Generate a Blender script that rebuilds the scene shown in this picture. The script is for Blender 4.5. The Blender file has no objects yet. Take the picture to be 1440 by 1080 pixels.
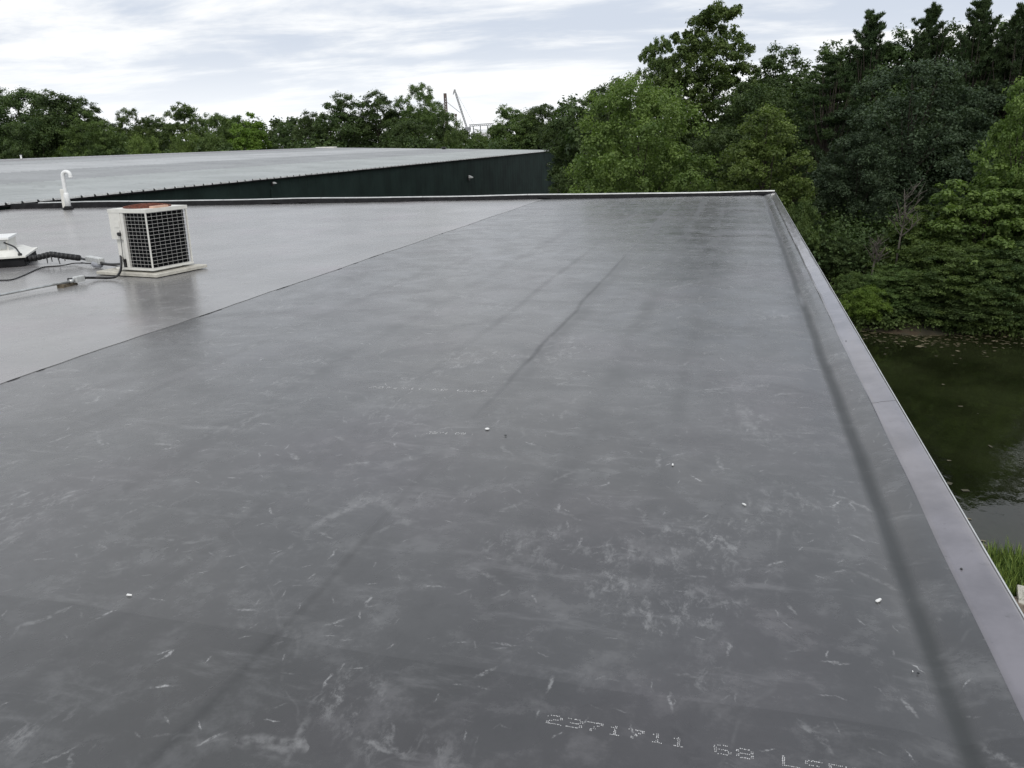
import bpy, math, random
import numpy as np
from mathutils import Vector, Matrix

# ------------------------------------------------------------------ camera
CAM_H = 1.65
PITCH, YAW, ROLL = math.radians(17.084), math.radians(15.796), math.radians(1.718)
fw = np.array([-math.sin(YAW) * math.cos(PITCH), math.cos(YAW) * math.cos(PITCH), -math.sin(PITCH)])
r0 = np.array([math.cos(YAW), math.sin(YAW), 0.0])
u0 = np.cross(r0, fw)
RX = math.cos(ROLL) * r0 - math.sin(ROLL) * u0
UP = math.sin(ROLL) * r0 + math.cos(ROLL) * u0
CP = np.array([0, 0, CAM_H])
sc = bpy.context.scene
cam = bpy.data.cameras.new('camera')
cam.lens = 28.0
cam.sensor_width = 36.0
cam.clip_start = 0.05
cam.clip_end = 3000
co = bpy.data.objects.new('camera', cam)
sc.collection.objects.link(co)
m = Matrix.Identity(4)
for i in range(3):
    m[i][0] = RX[i]; m[i][1] = UP[i]; m[i][2] = -fw[i]; m[i][3] = CP[i]
co.matrix_world = m
sc.camera = co

# ------------------------------------------------------------------ sky
SUN_EL, SUN_AZ = math.radians(48), math.radians(155)      # azimuth from +Y towards +X
w = bpy.data.worlds.new('World'); sc.world = w; w.use_nodes = True
nt = w.node_tree; nt.nodes.clear()
def N(tree, t, **k):
    n = tree.nodes.new(t)
    for a, b in k.items():
        if a.startswith('i_'):
            n.inputs[a[2:]].default_value = b
        else:
            setattr(n, a, b)
    return n
def mth(tree, op, a=None, b=None, c=None, clamp=False):
    n = tree.nodes.new('ShaderNodeMath'); n.operation = op; n.use_clamp = clamp
    for i, v in enumerate((a, b, c)):
        if v is None: continue
        if isinstance(v, (int, float)): n.inputs[i].default_value = v
        else: tree.links.new(v, n.inputs[i])
    return n.outputs[0]
def rng(tree, v, a, b, c=0.0, d=1.0, smooth=True):
    n = tree.nodes.new('ShaderNodeMapRange')
    if smooth: n.interpolation_type = 'SMOOTHSTEP'
    tree.links.new(v, n.inputs[0])
    for i, x in enumerate((a, b, c, d)): n.inputs[i + 1].default_value = x
    return n.outputs[0]
def mixc(tree, f, a, b, mode='MIX'):
    n = tree.nodes.new('ShaderNodeMix'); n.data_type = 'RGBA'; n.blend_type = mode
    for v, i in ((f, 0), (a, 6), (b, 7)):
        if isinstance(v, (int, float)): n.inputs[i].default_value = v
        elif isinstance(v, tuple): n.inputs[i].default_value = (*v, 1)
        else: tree.links.new(v, n.inputs[i])
    return n.outputs[2]
out = N(nt, 'ShaderNodeOutputWorld'); bg = N(nt, 'ShaderNodeBackground'); bg.inputs[1].default_value = 0.1
sky = N(nt, 'ShaderNodeTexSky'); sky.sky_type = 'NISHITA'; sky.sun_disc = False
sky.sun_elevation = SUN_EL; sky.sun_rotation = SUN_AZ; sky.air_density = 1.0; sky.dust_density = 2.0
tc = N(nt, 'ShaderNodeTexCoord'); sep = N(nt, 'ShaderNodeSeparateXYZ')
nt.links.new(tc.outputs['Generated'], sep.inputs[0])
dz = mth(nt, 'ADD', mth(nt, 'MAXIMUM', sep.outputs[2], 0.0), 0.11)
cxn = mth(nt, 'DIVIDE', sep.outputs[0], dz); cyn = mth(nt, 'DIVIDE', sep.outputs[1], dz)
cmb = N(nt, 'ShaderNodeCombineXYZ'); nt.links.new(cxn, cmb.inputs[0]); nt.links.new(cyn, cmb.inputs[1])
mp = N(nt, 'ShaderNodeMapping'); mp.inputs['Rotation'].default_value = (0, 0, math.radians(-35)); mp.inputs['Scale'].default_value = (0.6, 1.0, 1.0)
nt.links.new(cmb.outputs[0], mp.inputs[0])
n1 = N(nt, 'ShaderNodeTexNoise', i_Scale=0.42, i_Detail=9.0, i_Roughness=0.56, i_Distortion=0.6); nt.links.new(mp.outputs[0], n1.inputs[0])
n2 = N(nt, 'ShaderNodeTexNoise', i_Scale=1.5, i_Detail=8.0, i_Roughness=0.6, i_Distortion=0.3); nt.links.new(mp.outputs[0], n2.inputs[0])
cl = mth(nt, 'ADD', mth(nt, 'MULTIPLY', n1.outputs[0], 0.55), mth(nt, 'MULTIPLY', n2.outputs[0], 0.45))
cl = rng(nt, cl, 0.42, 0.57)
ccol = mixc(nt, cl, (5.9, 6.45, 7.4), (9.8, 9.8, 9.75))
low = rng(nt, sep.outputs[2], -0.02, 0.13, 1.0, 0.0)
ccol = mixc(nt, low, ccol, (9.9, 10.1, 10.3))
gap = rng(nt, n2.outputs[0], 0.60, 0.75, 0.96, 0.72)
fin = mixc(nt, gap, sky.outputs[0], ccol)
nt.links.new(fin, bg.inputs[0]); nt.links.new(bg.outputs[0], out.inputs[0])

sl = bpy.data.lights.new('sun', 'SUN'); sl.energy = 1.15; sl.angle = math.radians(20); sl.color = (1, 0.96, 0.9)
so = bpy.data.objects.new('sun', sl); sc.collection.objects.link(so)
sd = Vector((math.sin(SUN_AZ) * math.cos(SUN_EL), math.cos(SUN_AZ) * math.cos(SUN_EL), math.sin(SUN_EL)))
so.rotation_euler = sd.to_track_quat('Z', 'Y').to_euler()
sc.view_settings.view_transform = 'Standard'; sc.view_settings.look = 'None'
sc.view_settings.exposure = 0.18; sc.view_settings.gamma = 1.0
sc.render.engine = 'CYCLES'
sc.cycles.max_bounces = 5; sc.cycles.diffuse_bounces = 2; sc.cycles.glossy_bounces = 3; sc.cycles.transmission_bounces = 2

# ------------------------------------------------------------------ helpers
def ray(x, y): return fw * 1120.0 + RX * (x - 720.0) - UP * (y - 540.0)
def at_z(x, y, z): v = ray(x, y); return CP + v * (z - CAM_H) / v[2]
def at_y(x, y, Y): v = ray(x, y); return CP + v * Y / v[1]
rnd = random.Random(7)
COL = sc.collection

def link(o, parent=None):
    COL.objects.link(o)
    if parent is not None: o.parent = parent
    return o
def tag(o, label=None, cat=None, group=None, kind=None):
    if label: o['label'] = label
    if cat: o['category'] = cat
    if group: o['group'] = group
    if kind: o['kind'] = kind
    return o
def thing(name, loc, label, cat, group=None):
    o = bpy.data.objects.new(name, None); o.empty_display_size = 0.2
    o.location = loc; COL.objects.link(o)
    return tag(o, label, cat, group)

class MB:
    """collects verts and faces (world coordinates) into one mesh"""
    def __init__(s): s.v = []; s.f = []
    def add(s, v, f):
        b = len(s.v); s.v += [tuple(map(float, p)) for p in v]; s.f += [tuple(i + b for i in q) for q in f]; return s
    def box(s, c, d, ax=None):
        c = np.array(c, float); h = np.array(d, float) / 2
        A = np.eye(3) if ax is None else np.array(ax, float)
        pts = [c + A.T @ (h * np.array(q)) for q in ((-1,-1,-1),(1,-1,-1),(1,1,-1),(-1,1,-1),(-1,-1,1),(1,-1,1),(1,1,1),(-1,1,1))]
        return s.add(pts, [(0,3,2,1),(4,5,6,7),(0,1,5,4),(1,2,6,5),(2,3,7,6),(3,0,4,7)])
    def cbox(s, c, d, ax=None, b=0.01):
        """box with chamfered vertical and top edges"""
        c = np.array(c, float); hx, hy, hz = np.array(d, float) / 2
        A = np.eye(3) if ax is None else np.array(ax, float)
        def ring(x, y, z, k): return [(x-k,-y,z),(x,-y+k,z),(x,y-k,z),(x-k,y,z),(-x+k,y,z),(-x,y-k,z),(-x,-y+k,z),(-x+k,-y,z)]
        rs = [ring(hx,hy,-hz,b), ring(hx,hy,hz-b,b), ring(hx-b*.7,hy-b*.7,hz,b)]
        pts = [c + A.T @ np.array(q) for r in rs for q in r]
        f = [tuple(range(7,-1,-1)), tuple(range(16,24))]
        for k in (0, 8):
            for i in range(8): f.append((k+i, k+(i+1)%8, k+8+(i+1)%8, k+8+i))
        return s.add(pts, f)
    def tube(s, pts, r, n=8, cap=True):
        pts = [np.array(p, float) for p in pts]
        rr = r if hasattr(r, '__len__') else [r] * len(pts)
        v = []; f = []
        pa = None
        for i, p in enumerate(pts):
            t = pts[min(i+1, len(pts)-1)] - pts[max(i-1, 0)]; t /= (np.linalg.norm(t) + 1e-9)
            if pa is None:
                pa = np.cross(t, (0, 0, 1) if abs(t[2]) < .9 else (1, 0, 0))
            pa = pa - t * (pa @ t); pa /= (np.linalg.norm(pa) + 1e-9)
            pb = np.cross(t, pa)
            for k in range(n):
                a = 2 * math.pi * k / n
                v.append(p + (pa * math.cos(a) + pb * math.sin(a)) * rr[i])
        for i in range(len(pts) - 1):
            for k in range(n):
                f.append((i*n+k, i*n+(k+1) % n, (i+1)*n+(k+1) % n, (i+1)*n+k))
        if cap: f.append(tuple(range(n-1, -1, -1))); f.append(tuple((len(pts)-1)*n + k for k in range(n)))
        return s.add(v, f)
    def build(s, name, mat, parent=None, smooth=False):
        o0 = root_loc(parent)                                # vertices are stored relative to the thing's base
        me = bpy.data.meshes.new(name); me.from_pydata([(x-o0[0], y-o0[1], z-o0[2]) for x, y, z in s.v], [], s.f); me.update()
        me.materials.append(mat)
        if smooth: me.polygons.foreach_set('use_smooth', [True] * len(me.polygons))
        return link(bpy.data.objects.new(name, me), parent)
def root_loc(p):
    v = Vector((0, 0, 0))
    while p is not None: v += p.location; p = p.parent
    return v
def catmull(pts, n=8):
    P = [np.array(p, float) for p in pts]; P = [2*P[0]-P[1]] + P + [2*P[-1]-P[-2]]; o = []
    for i in range(1, len(P)-2):
        for k in range(n):
            t = k / n
            o.append(.5*((2*P[i])+(-P[i-1]+P[i+1])*t+(2*P[i-1]-5*P[i]+4*P[i+1]-P[i+2])*t*t+(-P[i-1]+3*P[i]-3*P[i+1]+P[i+2])*t**3))
    o.append(P[-2]); return o

def mat(name, col, rough=0.6, metal=0.0, spec=0.5, noise=None, bump=0.0, bscale=40.0, detail=5.0, dirt=None):
    """principled material; noise=(scale, amount) colour grain; dirt=(colour, scale, lo, hi)"""
    M = bpy.data.materials.new(name); M.use_nodes = True; t = M.node_tree
    b = t.nodes['Principled BSDF']; b.inputs['Roughness'].default_value = rough; b.inputs['Metallic'].default_value = metal
    b.inputs['Specular IOR Level'].default_value = spec
    b.inputs['Base Color'].default_value = (*col, 1)
    g = N(t, 'ShaderNodeNewGeometry')
    c = None
    if noise:
        nn = N(t, 'ShaderNodeTexNoise', i_Scale=noise[0], i_Detail=detail, i_Roughness=0.6); t.links.new(g.outputs['Position'], nn.inputs[0])
        k = noise[1]
        c = mixc(t, rng(t, nn.outputs[0], .3, .7), tuple(x*(1-k) for x in col), tuple(min(1, x*(1+k)) for x in col))
    if dirt:
        nd = N(t, 'ShaderNodeTexNoise', i_Scale=dirt[1], i_Detail=7.0, i_Roughness=0.65); t.links.new(g.outputs['Position'], nd.inputs[0])
        c = mixc(t, rng(t, nd.outputs[0], dirt[2], dirt[3]), c if c is not None else col, dirt[0])
    if c is not None: t.links.new(c, b.inputs['Base Color'])
    if bump:
        nb = N(t, 'ShaderNodeTexNoise', i_Scale=bscale, i_Detail=5.0); t.links.new(g.outputs['Position'], nb.inputs[0])
        bp = N(t, 'ShaderNodeBump', i_Strength=1.0, i_Distance=bump); t.links.new(nb.outputs[0], bp.inputs['Height']); t.links.new(bp.outputs[0], b.inputs['Normal'])
    return M

def membrane(name, base, rough, scuff=1.0, extra_dark=0.0, bmp=.0022, rdet=6.0):
    """weathered black rubber sheet: chalky film, scuffs, drag marks, footprints of dust"""
    M = bpy.data.materials.new(name); M.use_nodes = True; t = M.node_tree; L = t.links.new
    b = t.nodes['Principled BSDF']; g = N(t, 'ShaderNodeNewGeometry'); P = g.outputs['Position']
    def noise(scale, detail=6.0, rough_=.6, dist=0.0, sx=1.0, sy=1.0, rz=0.0):
        m_ = N(t, 'ShaderNodeMapping'); m_.inputs['Scale'].default_value = (sx, sy, 1); m_.inputs['Rotation'].default_value = (0, 0, rz); L(P, m_.inputs[0])
        n_ = N(t, 'ShaderNodeTexNoise', i_Scale=scale, i_Detail=detail, i_Roughness=rough_, i_Distortion=dist); L(m_.outputs[0], n_.inputs[0]); return n_.outputs[0]
    big = noise(0.8, 5, .55, .2); mid = noise(4.5, 9, .72, .15); fine = noise(14, 6, .65); str_ = noise(3.2, 9, .72, .1, .5, 1.8, .35)
    col = mixc(t, rng(t, big, .32, .68), tuple(x*.86 for x in base), tuple(x*1.14 for x in base))
    col = mixc(t, mth(t, 'MULTIPLY', rng(t, mid, .48, .68), .70*scuff), col, tuple(x*1.7+.012 for x in base))
    col = mixc(t, mth(t, 'MULTIPLY', rng(t, mid, .47, .28), .60), col, tuple(x*.72 for x in base))
    col = mixc(t, mth(t, 'MULTIPLY', rng(t, str_, .54, .74), .75*scuff), col, tuple(x*1.9+.02 for x in base))
    # purple-brown patches
    hue = noise(0.55, 3, .5, .2, 1, 1, 1.0)
    col = mixc(t, mth(t, 'MULTIPLY', rng(t, hue, .48, .72), .7), col, (1.05, .97, 1.02), 'MULTIPLY')
    clus = rng(t, noise(.75, 5, .6, .3, 1, 1, .4), .38, .62, .45, 1.0)
    # scuff strokes: one per voronoi cell, turned and stretched at random
    def strokes(col, scale, lo, hi, ln, amt, seed, cl_=(.42, .42, .43)):
        m_ = N(t, 'ShaderNodeMapping'); m_.inputs['Location'].default_value = (seed, seed*1.7, 0); L(P, m_.inputs[0])
        wob = N(t, 'ShaderNodeTexNoise', i_Scale=scale*2.2, i_Detail=5.0, i_Roughness=.65); L(m_.outputs[0], wob.inputs[0])
        wv = N(t, 'ShaderNodeVectorMath', operation='SUBTRACT'); L(wob.outputs['Color'], wv.inputs[0]); wv.inputs[1].default_value = (.5, .5, .5)
        ws = N(t, 'ShaderNodeVectorMath', operation='SCALE'); L(wv.outputs[0], ws.inputs[0]); ws.inputs['Scale'].default_value = .38/scale
        pp = N(t, 'ShaderNodeVectorMath', operation='ADD'); L(m_.outputs[0], pp.inputs[0]); L(ws.outputs[0], pp.inputs[1])
        flat = N(t, 'ShaderNodeVectorMath', operation='MULTIPLY'); L(pp.outputs[0], flat.inputs[0]); flat.inputs[1].default_value = (1, 1, 0)
        v = N(t, 'ShaderNodeTexVoronoi', voronoi_dimensions='2D', i_Scale=scale); L(flat.outputs[0], v.inputs['Vector'])
        d = N(t, 'ShaderNodeVectorMath', operation='SUBTRACT'); L(flat.outputs[0], d.inputs[0]); L(v.outputs['Position'], d.inputs[1])
        s3 = N(t, 'ShaderNodeSeparateColor'); L(v.outputs['Color'], s3.inputs[0])
        rt = N(t, 'ShaderNodeVectorRotate', rotation_type='Z_AXIS'); L(d.outputs[0], rt.inputs['Vector']); L(mth(t, 'MULTIPLY', s3.outputs[0], 6.28), rt.inputs['Angle'])
        s = N(t, 'ShaderNodeSeparateXYZ'); L(rt.outputs[0], s.inputs[0])
        a_ = mth(t, 'MULTIPLY', s.outputs[0], scale*ln); b_ = mth(t, 'MULTIPLY', s.outputs[1], scale*ln*7)
        r_ = mth(t, 'SQRT', mth(t, 'ADD', mth(t, 'MULTIPLY', a_, a_), mth(t, 'MULTIPLY', b_, b_)))
        k = rng(t, r_, 1.0, .25)
        k = mth(t, 'MULTIPLY', k, rng(t, s3.outputs[1], lo, hi))
        k = mth(t, 'MULTIPLY', k, rng(t, noise(scale*9, 5, .7), .38, .62))
        return mixc(t, mth(t, 'MULTIPLY', mth(t, 'MULTIPLY', k, clus), amt*scuff), col, cl_)
    col = strokes(col, 1.3, .45, .95, 2.2, .55, 3.1, (.24, .24, .24))
    col = strokes(col, 3.1, .60, 1.0, 2.3, .60, 11.7, (.30, .30, .30))
    col = strokes(col, 6.5, .74, 1.0, 2.6, .7, 23.3, (.46, .46, .46))
    col = strokes(col, 14.0, .80, 1.0, 2.2, .7, 41.3, (.46, .46, .46))
    # dusty scuffed clusters
    clm = mth(t, 'MULTIPLY', rng(t, noise(1.35, 4, .5, .3, 1, 1, 2.2), .54, .68), rng(t, noise(15, 9, .8, .3, 1, .5, .6), .49, .64))
    col = mixc(t, mth(t, 'MULTIPLY', clm, .55*scuff), col, (.27, .27, .27))
    # long soft drag lines that run with the building
    sx = N(t, 'ShaderNodeSeparateXYZ'); L(P, sx.inputs[0])
    wx = mth(t, 'ADD', sx.outputs[0], mth(t, 'MULTIPLY', noise(.6, 3, .5), .16))
    dl = mth(t, 'MULTIPLY', 0.0, 0.0)
    for xc, wd, am in ((-1.42, .035, .26), (-1.36, .16, .15), (-2.05, .07, .13), (-.72, .14, .17), (-2.9, .14, .09), (-.22, .09, .11), (-3.9, .07, .05)):
        dd = mth(t, 'ABSOLUTE', mth(t, 'SUBTRACT', wx, xc))
        kk = mth(t, 'MULTIPLY', rng(t, dd, wd, 0.0), rng(t, noise(.7, 4, .6, 0, 1, .5), .36, .60, 0.25, 1))
        col = mixc(t, mth(t, 'MULTIPLY', kk, am), col, tuple(x*.35 for x in base))
        dl = mth(t, 'ADD', dl, mth(t, 'MULTIPLY', kk, am*.45))
    # darker, rougher band along the valley beside the raised edge
    wob2 = mth(t, 'ADD', sx.outputs[0], mth(t, 'MULTIPLY', mth(t, 'SUBTRACT', noise(.9, 4, .5), .5), .06))
    gd = mth(t, 'ABSOLUTE', mth(t, 'SUBTRACT', wob2, .695))
    kink = rng(t, mth(t, 'ABSOLUTE', mth(t, 'SUBTRACT', sx.outputs[1], 8.6)), .10, .45, .30, 1.0)
    fade = rng(t, sx.outputs[1], 15.0, 22.0, 1.0, .45)
    valley = mth(t, 'MULTIPLY', mth(t, 'MULTIPLY', rng(t, gd, .054, .006), kink), fade)
    col = mixc(t, mth(t, 'MULTIPLY', valley, .72), col, tuple(x*.42 for x in (base[0]*.92, base[1]*1.02, base[2]*1.0)))
    tn = noise(.55, 4, .55, .6, 1, 1, .9); tide = rng(t, mth(t, 'ABSOLUTE', mth(t, 'SUBTRACT', tn, .53)), .006, .0)
    col = mixc(t, mth(t, 'MULTIPLY', mth(t, 'MULTIPLY', tide, rng(t, fine, .4, .6)), .12*scuff), col, (.24, .24, .24))
    # dark chips
    vd = N(t, 'ShaderNodeTexVoronoi', i_Scale=1.6); L(P, vd.inputs['Vector'])
    col = mixc(t, rng(t, vd.outputs['Distance'], .012, .006), col, (.01, .01, .01))
    if extra_dark: col = mixc(t, 1.0, col, (1-extra_dark,)*3, 'MULTIPLY')
    L(col, b.inputs['Base Color'])
    rr = mth(t, 'ADD', rough, mth(t, 'MULTIPLY', mth(t, 'SUBTRACT', noise(1.6 if rdet < 4 else 2.2, rdet, .6, .5), .5), .30 if rdet > 4 else .12))
    rr = mth(t, 'ADD', mth(t, 'ADD', rr, dl), mth(t, 'MULTIPLY', valley, .26))
    rr = mth(t, 'ADD', rr, mth(t, 'MULTIPLY', rng(t, mid, .50, .72), .10))
    L(rr, b.inputs['Roughness'])
    b.inputs['Specular IOR Level'].default_value = .5
    hb = mth(t, 'ADD', mth(t, 'MULTIPLY', noise(3.2, 3, .5, .8), 1.0), mth(t, 'MULTIPLY', fine, .12 if bmp else 0.0))
    bp = N(t, 'ShaderNodeBump', i_Strength=1.0, i_Distance=bmp); L(hb, bp.inputs['Height']); L(bp.outputs[0], b.inputs['Normal'])
    return M

M_roof = membrane('grey_membrane', (.073, .0735, .074), .25)
M_roof_near = membrane('near_membrane', (.060, .0605, .0610), .28)
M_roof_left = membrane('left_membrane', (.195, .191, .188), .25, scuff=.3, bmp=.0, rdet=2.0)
M_black = mat('black_membrane', (.010, .010, .011), .75, spec=.2, noise=(6, .4), dirt=((.04, .04, .04), 9, .55, .8), bump=.004, bscale=12)
M_cap = mat('lilac_grey_flashing', (.188, .179, .194), .12, noise=(3, .18), dirt=((.13, .125, .13), 14, .60, .76), bump=.001, bscale=8)
M_trim = mat('pale_metal_trim', (.55, .56, .55), .35, metal=.3, noise=(5, .15))
M_wallg = mat('dark_green_metal', (.0155, .0275, .0240), .75, spec=.12, noise=(.5, .25), dirt=((.03, .04, .035), 2, .6, .8))
M_wallb = mat('brown_block_wall', (.16, .13, .10), .85, noise=(2, .2), bump=.004)
M_white = mat('white_paint', (.72, .71, .66), .45, noise=(8, .06), dirt=((.45, .42, .34), 11, .62, .8))
M_pvc = mat('white_plastic_pipe', (.80, .81, .80), .3, noise=(12, .05))
M_rust = mat('rusted_metal', (.13, .035, .018), .75, noise=(30, .5), dirt=((.24, .09, .05), 22, .55, .7), bump=.003, bscale=60)
M_dark = mat('black_plastic', (.012, .012, .013), .45)
M_foam = mat('black_foam_wrap', (.014, .014, .015), .75, noise=(40, .4), bump=.006, bscale=70)
M_coil = mat('dark_coil_fins', (.004, .004, .005), .8, spec=.1, noise=(60, .4))
M_wire = mat('pale_wire', (.62, .62, .60), .4, noise=(30, .1))
M_conc = mat('pale_pad', (.50, .48, .42), .8, noise=(9, .14), dirt=((.25, .23, .18), 8, .58, .75), bump=.004, bscale=50)
M_grey = mat('grey_plastic', (.30, .31, .34), .4, noise=(20, .1))
M_lgrey = mat('light_grey_metal', (.52, .53, .52), .38, metal=.2, noise=(20, .15))
M_wood = mat('weathered_wood', (.13, .105, .07), .85, noise=(25, .4), bump=.003)
M_steel = mat('galvanised_steel', (.48, .49, .48), .35, metal=.6, noise=(15, .15))
M_print = mat('white_ink', (.58, .58, .58), .7, noise=(90, .2))
M_litter = mat('white_litter', (.75, .75, .73), .6)
M_bark = mat('tree_bark', (.045, .036, .028), .9, noise=(4, .4), bump=.03, bscale=6)
M_dead = mat('bleached_dead_wood', (.12, .105, .09), .85, noise=(6, .3))
M_stone = mat('brown_boulder', (.17, .14, .11), .9, noise=(5, .3), bump=.03, bscale=9)
M_far = mat('far_grey_steel', (.27, .28, .29), .6)
M_farw = mat('far_white_cladding', (.68, .68, .68), .6)
M_farb = mat('far_brown_mast', (.13, .10, .085), .8)

def roof_metal(name, c, r=.38):
    return mat(name, c, r, metal=.35, noise=(.25, .10), dirt=(tuple(x*.8 for x in c), 1.2, .5, .8), bump=.0, detail=6)

# ------------------------------------------------------------------ ground, pond
WATER_Z = -6.5
def shore_far(x): return 35.4 + .35*math.sin(x*.55) + .25*math.sin(x*1.37+1) + .02*(x-5)
def shore_near(x): return 15.75 + .12*math.sin(x*1.1) + .08*math.sin(x*2.9)
def ground_z(x, y):
    zf = y - shore_far(x); zn = shore_near(x) - y; xl = 3.0 - x; xr = x - 75.0
    d = max(zf, zn, xl, xr)                                  # distance outside the pond
    if d < 0: z = WATER_Z + max(-.9, d*.35)
    else: z = WATER_Z + min(.42, d*.30)
    if zf > 0: z += min(2.4, max(0, zf - 1.5)*.085) * (1 if x > -5 else max(0, (x+25)/20))
    z += .06*math.sin(x*.7)*math.cos(y*.6)
    return z
def axis(segs):
    a = []
    for s, e, n in segs: a += list(np.linspace(s, e, n, endpoint=False))
    a.append(segs[-1][1]); return a
gx = axis([(-900, -60, 14), (-60, 0, 16), (0, 20, 44), (20, 80, 50), (80, 900, 14)])
gy = axis([(-300, 8, 14), (8, 20, 40), (20, 33, 12), (33, 40, 30), (40, 110, 28), (110, 1500, 16)])
v = [(x, y, ground_z(x, y)) for y in gy for x in gx]
f = [(j*len(gx)+i, j*len(gx)+i+1, (j+1)*len(gx)+i+1, (j+1)*len(gx)+i) for j in range(len(gy)-1) for i in range(len(gx)-1)]
M_ground = mat('forest_floor', (.035, .032, .018), .95, noise=(.8, .5), dirt=((.048, .032, .018), 1.6, .45, .65), bump=.05, bscale=3)
g = MB().add(v, f).build('ground', M_ground, None, True); tag(g, kind='structure')

M_water = bpy.data.materials.new('pond_water'); M_water.use_nodes = True
t = M_water.node_tree; b = t.nodes['Principled BSDF']
b.inputs['Base Color'].default_value = (.012, .014, .005, 1); b.inputs['Roughness'].default_value = .03; b.inputs['IOR'].default_value = 1.33
gn = N(t, 'ShaderNodeNewGeometry'); mpw = N(t, 'ShaderNodeMapping'); mpw.inputs['Scale'].default_value = (1, .6, 1); t.links.new(gn.outputs['Position'], mpw.inputs[0])
wn = N(t, 'ShaderNodeTexNoise', i_Scale=2.6, i_Detail=4.0, i_Roughness=.5); t.links.new(mpw.outputs[0], wn.inputs[0])
wp = N(t, 'ShaderNodeBump', i_Strength=1.0, i_Distance=.006); t.links.new(wn.outputs[0], wp.inputs['Height']); t.links.new(wp.outputs[0], b.inputs['Normal'])
wc = N(t, 'ShaderNodeTexNoise', i_Scale=.3, i_Detail=4.0); t.links.new(gn.outputs['Position'], wc.inputs[0])
t.links.new(mixc(t, rng(t, wc.outputs[0], .35, .65), (.008, .010, .004), (.018, .022, .009)), b.inputs['Base Color'])
wt = MB().add([(2, 14, WATER_Z), (76, 14, WATER_Z), (76, 38, WATER_Z), (2, 38, WATER_Z)], [(0, 1, 2, 3)]).build('water', M_water); tag(wt, kind='structure')

# ------------------------------------------------------------------ our flat roofed building
XL, XS, XC, XI, XO = -21.9, -5.27, .70, .862, 1.004     # left wall, seam, valley, cap inner, cap outer
def far_y(x): return 20.42 + (x + 21.9) * (23.35 - 20.42) / 22.9
bld = thing('flat_roofed_building', (-10, 8, -6.1), 'low building with a wide grey rubber membrane roof and raised edge, in the foreground', 'building')
rng_np = np.random.RandomState(3)
WV = [(rng_np.uniform(.5, 3.2), rng_np.uniform(0, 6.28), rng_np.uniform(0, 6.28)) for _ in range(14)]
def wav(x, y):
    z = 0
    for k, a, p in WV: z += math.sin(k*(x*math.cos(a)+y*math.sin(a))*2.0+p) / (k+.6)
    return z * .0011
def roofz(x, y):
    z = wav(x, y)
    e = max(0, min(1, (x+2.0)/1.8)); d = max(0, min(1, (y-7.5)/5))
    z += .0026 * e * d * math.sin(y*5.6 + 1.2*math.sin(x*1.3) + .9*math.sin(y*.9))
    # ridges of slack sheet
    for xc, s in ((-1.42, 1), (-2.05, .35), (-.72, -.3)):
        z += s*.0016*math.exp(-((x-xc-.03*math.sin(y*.8))/.05)**2)
    return z
def zprof(x, y):
    z = roofz(x, y)
    if x > .45:
        k = (x-.45)/(XC-.45)
        if x <= XC: return z*(1-k*.6) - .022*k*k
        k = (x-XC)/(XI-XC); return z*.4 - .022 + (.022+.034)*(1-(1-k)**1.6)
    return z
def sheet(name, xs, yf0, yf1, ny, dz, mtl, edge=None):
    mb = MB(); v = []; f = []
    for j in range(ny+1):
        for i, x in enumerate(xs):
            xx = x
            y0, y1 = yf0(x), yf1(x); y = y0 + (y1-y0)*j/ny
            if edge == 'left' and i == len(xs)-1: xx = x + .012*math.sin(y*2.1) + .006*math.sin(y*9.0)
            zz = zprof(xx, y) + dz
            v.append((xx, y, zz))
    n = len(xs)
    for j in range(ny):
        for i in range(n-1): f.append((j*n+i, j*n+i+1, (j+1)*n+i+1, (j+1)*n+i))
    top = list(range(len(v))); nf_top = len(f)
    # skirt so that every sheet has an edge
    for ring in ([top[j*n] for j in range(ny+1)], [top[j*n+n-1] for j in range(ny+1)], top[:n], top[ny*n:]):
        k0 = len(v); v += [(v[q][0], v[q][1], v[q][2]-.006) for q in ring]
        f += [(ring[i], k0+i, k0+i+1, ring[i+1]) for i in range(len(ring)-1)]
    mb.add(v, f); o_ = mb.build(name, mtl, bld, True)
    sm = np.ones(len(f), dtype=bool); o_.data.polygons.foreach_set('use_smooth', sm); o_.data.set_sharp_from_angle(angle=0.7)
    return o_
def lap(x): return 2.095 + .012*math.sin(x*2.3) + .006*math.sin(x*7)
xs_r = list(np.linspace(XS-.15, .42, 60)) + list(np.linspace(.45, XI+.02, 22))
sheet('membrane_sheet', xs_r, lambda x: lap(x)-.10, lambda x: far_y(x), 190, 0.0, M_roof)
s2 = sheet('membrane_sheet', xs_r, lambda x: -9.0, lambda x: lap(x), 60, 0.0036, M_roof_near)
xs_l = list(np.linspace(XL, -8, 40)) + list(np.linspace(-7.85, XS, 22))
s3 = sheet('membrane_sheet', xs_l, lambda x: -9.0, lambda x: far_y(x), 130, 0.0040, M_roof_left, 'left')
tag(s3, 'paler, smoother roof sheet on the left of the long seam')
# lumps of sealant where the seam lifts
mb = MB()
for i in range(14):
    y = rnd.uniform(3.0, 16.0); L_ = rnd.uniform(.05, .35); x = XS + .012*math.sin(y*2.1) + .008
    mb.tube([(x, y-L_/2, zprof(x, y)+.002), (x, y, zprof(x, y)+.004), (x, y+L_/2, zprof(x, y)+.002)], [.0015, .003, .0015], 5)
mb.build('seam_sealant', M_black, bld)['kind'] = 'stuff'
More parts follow.
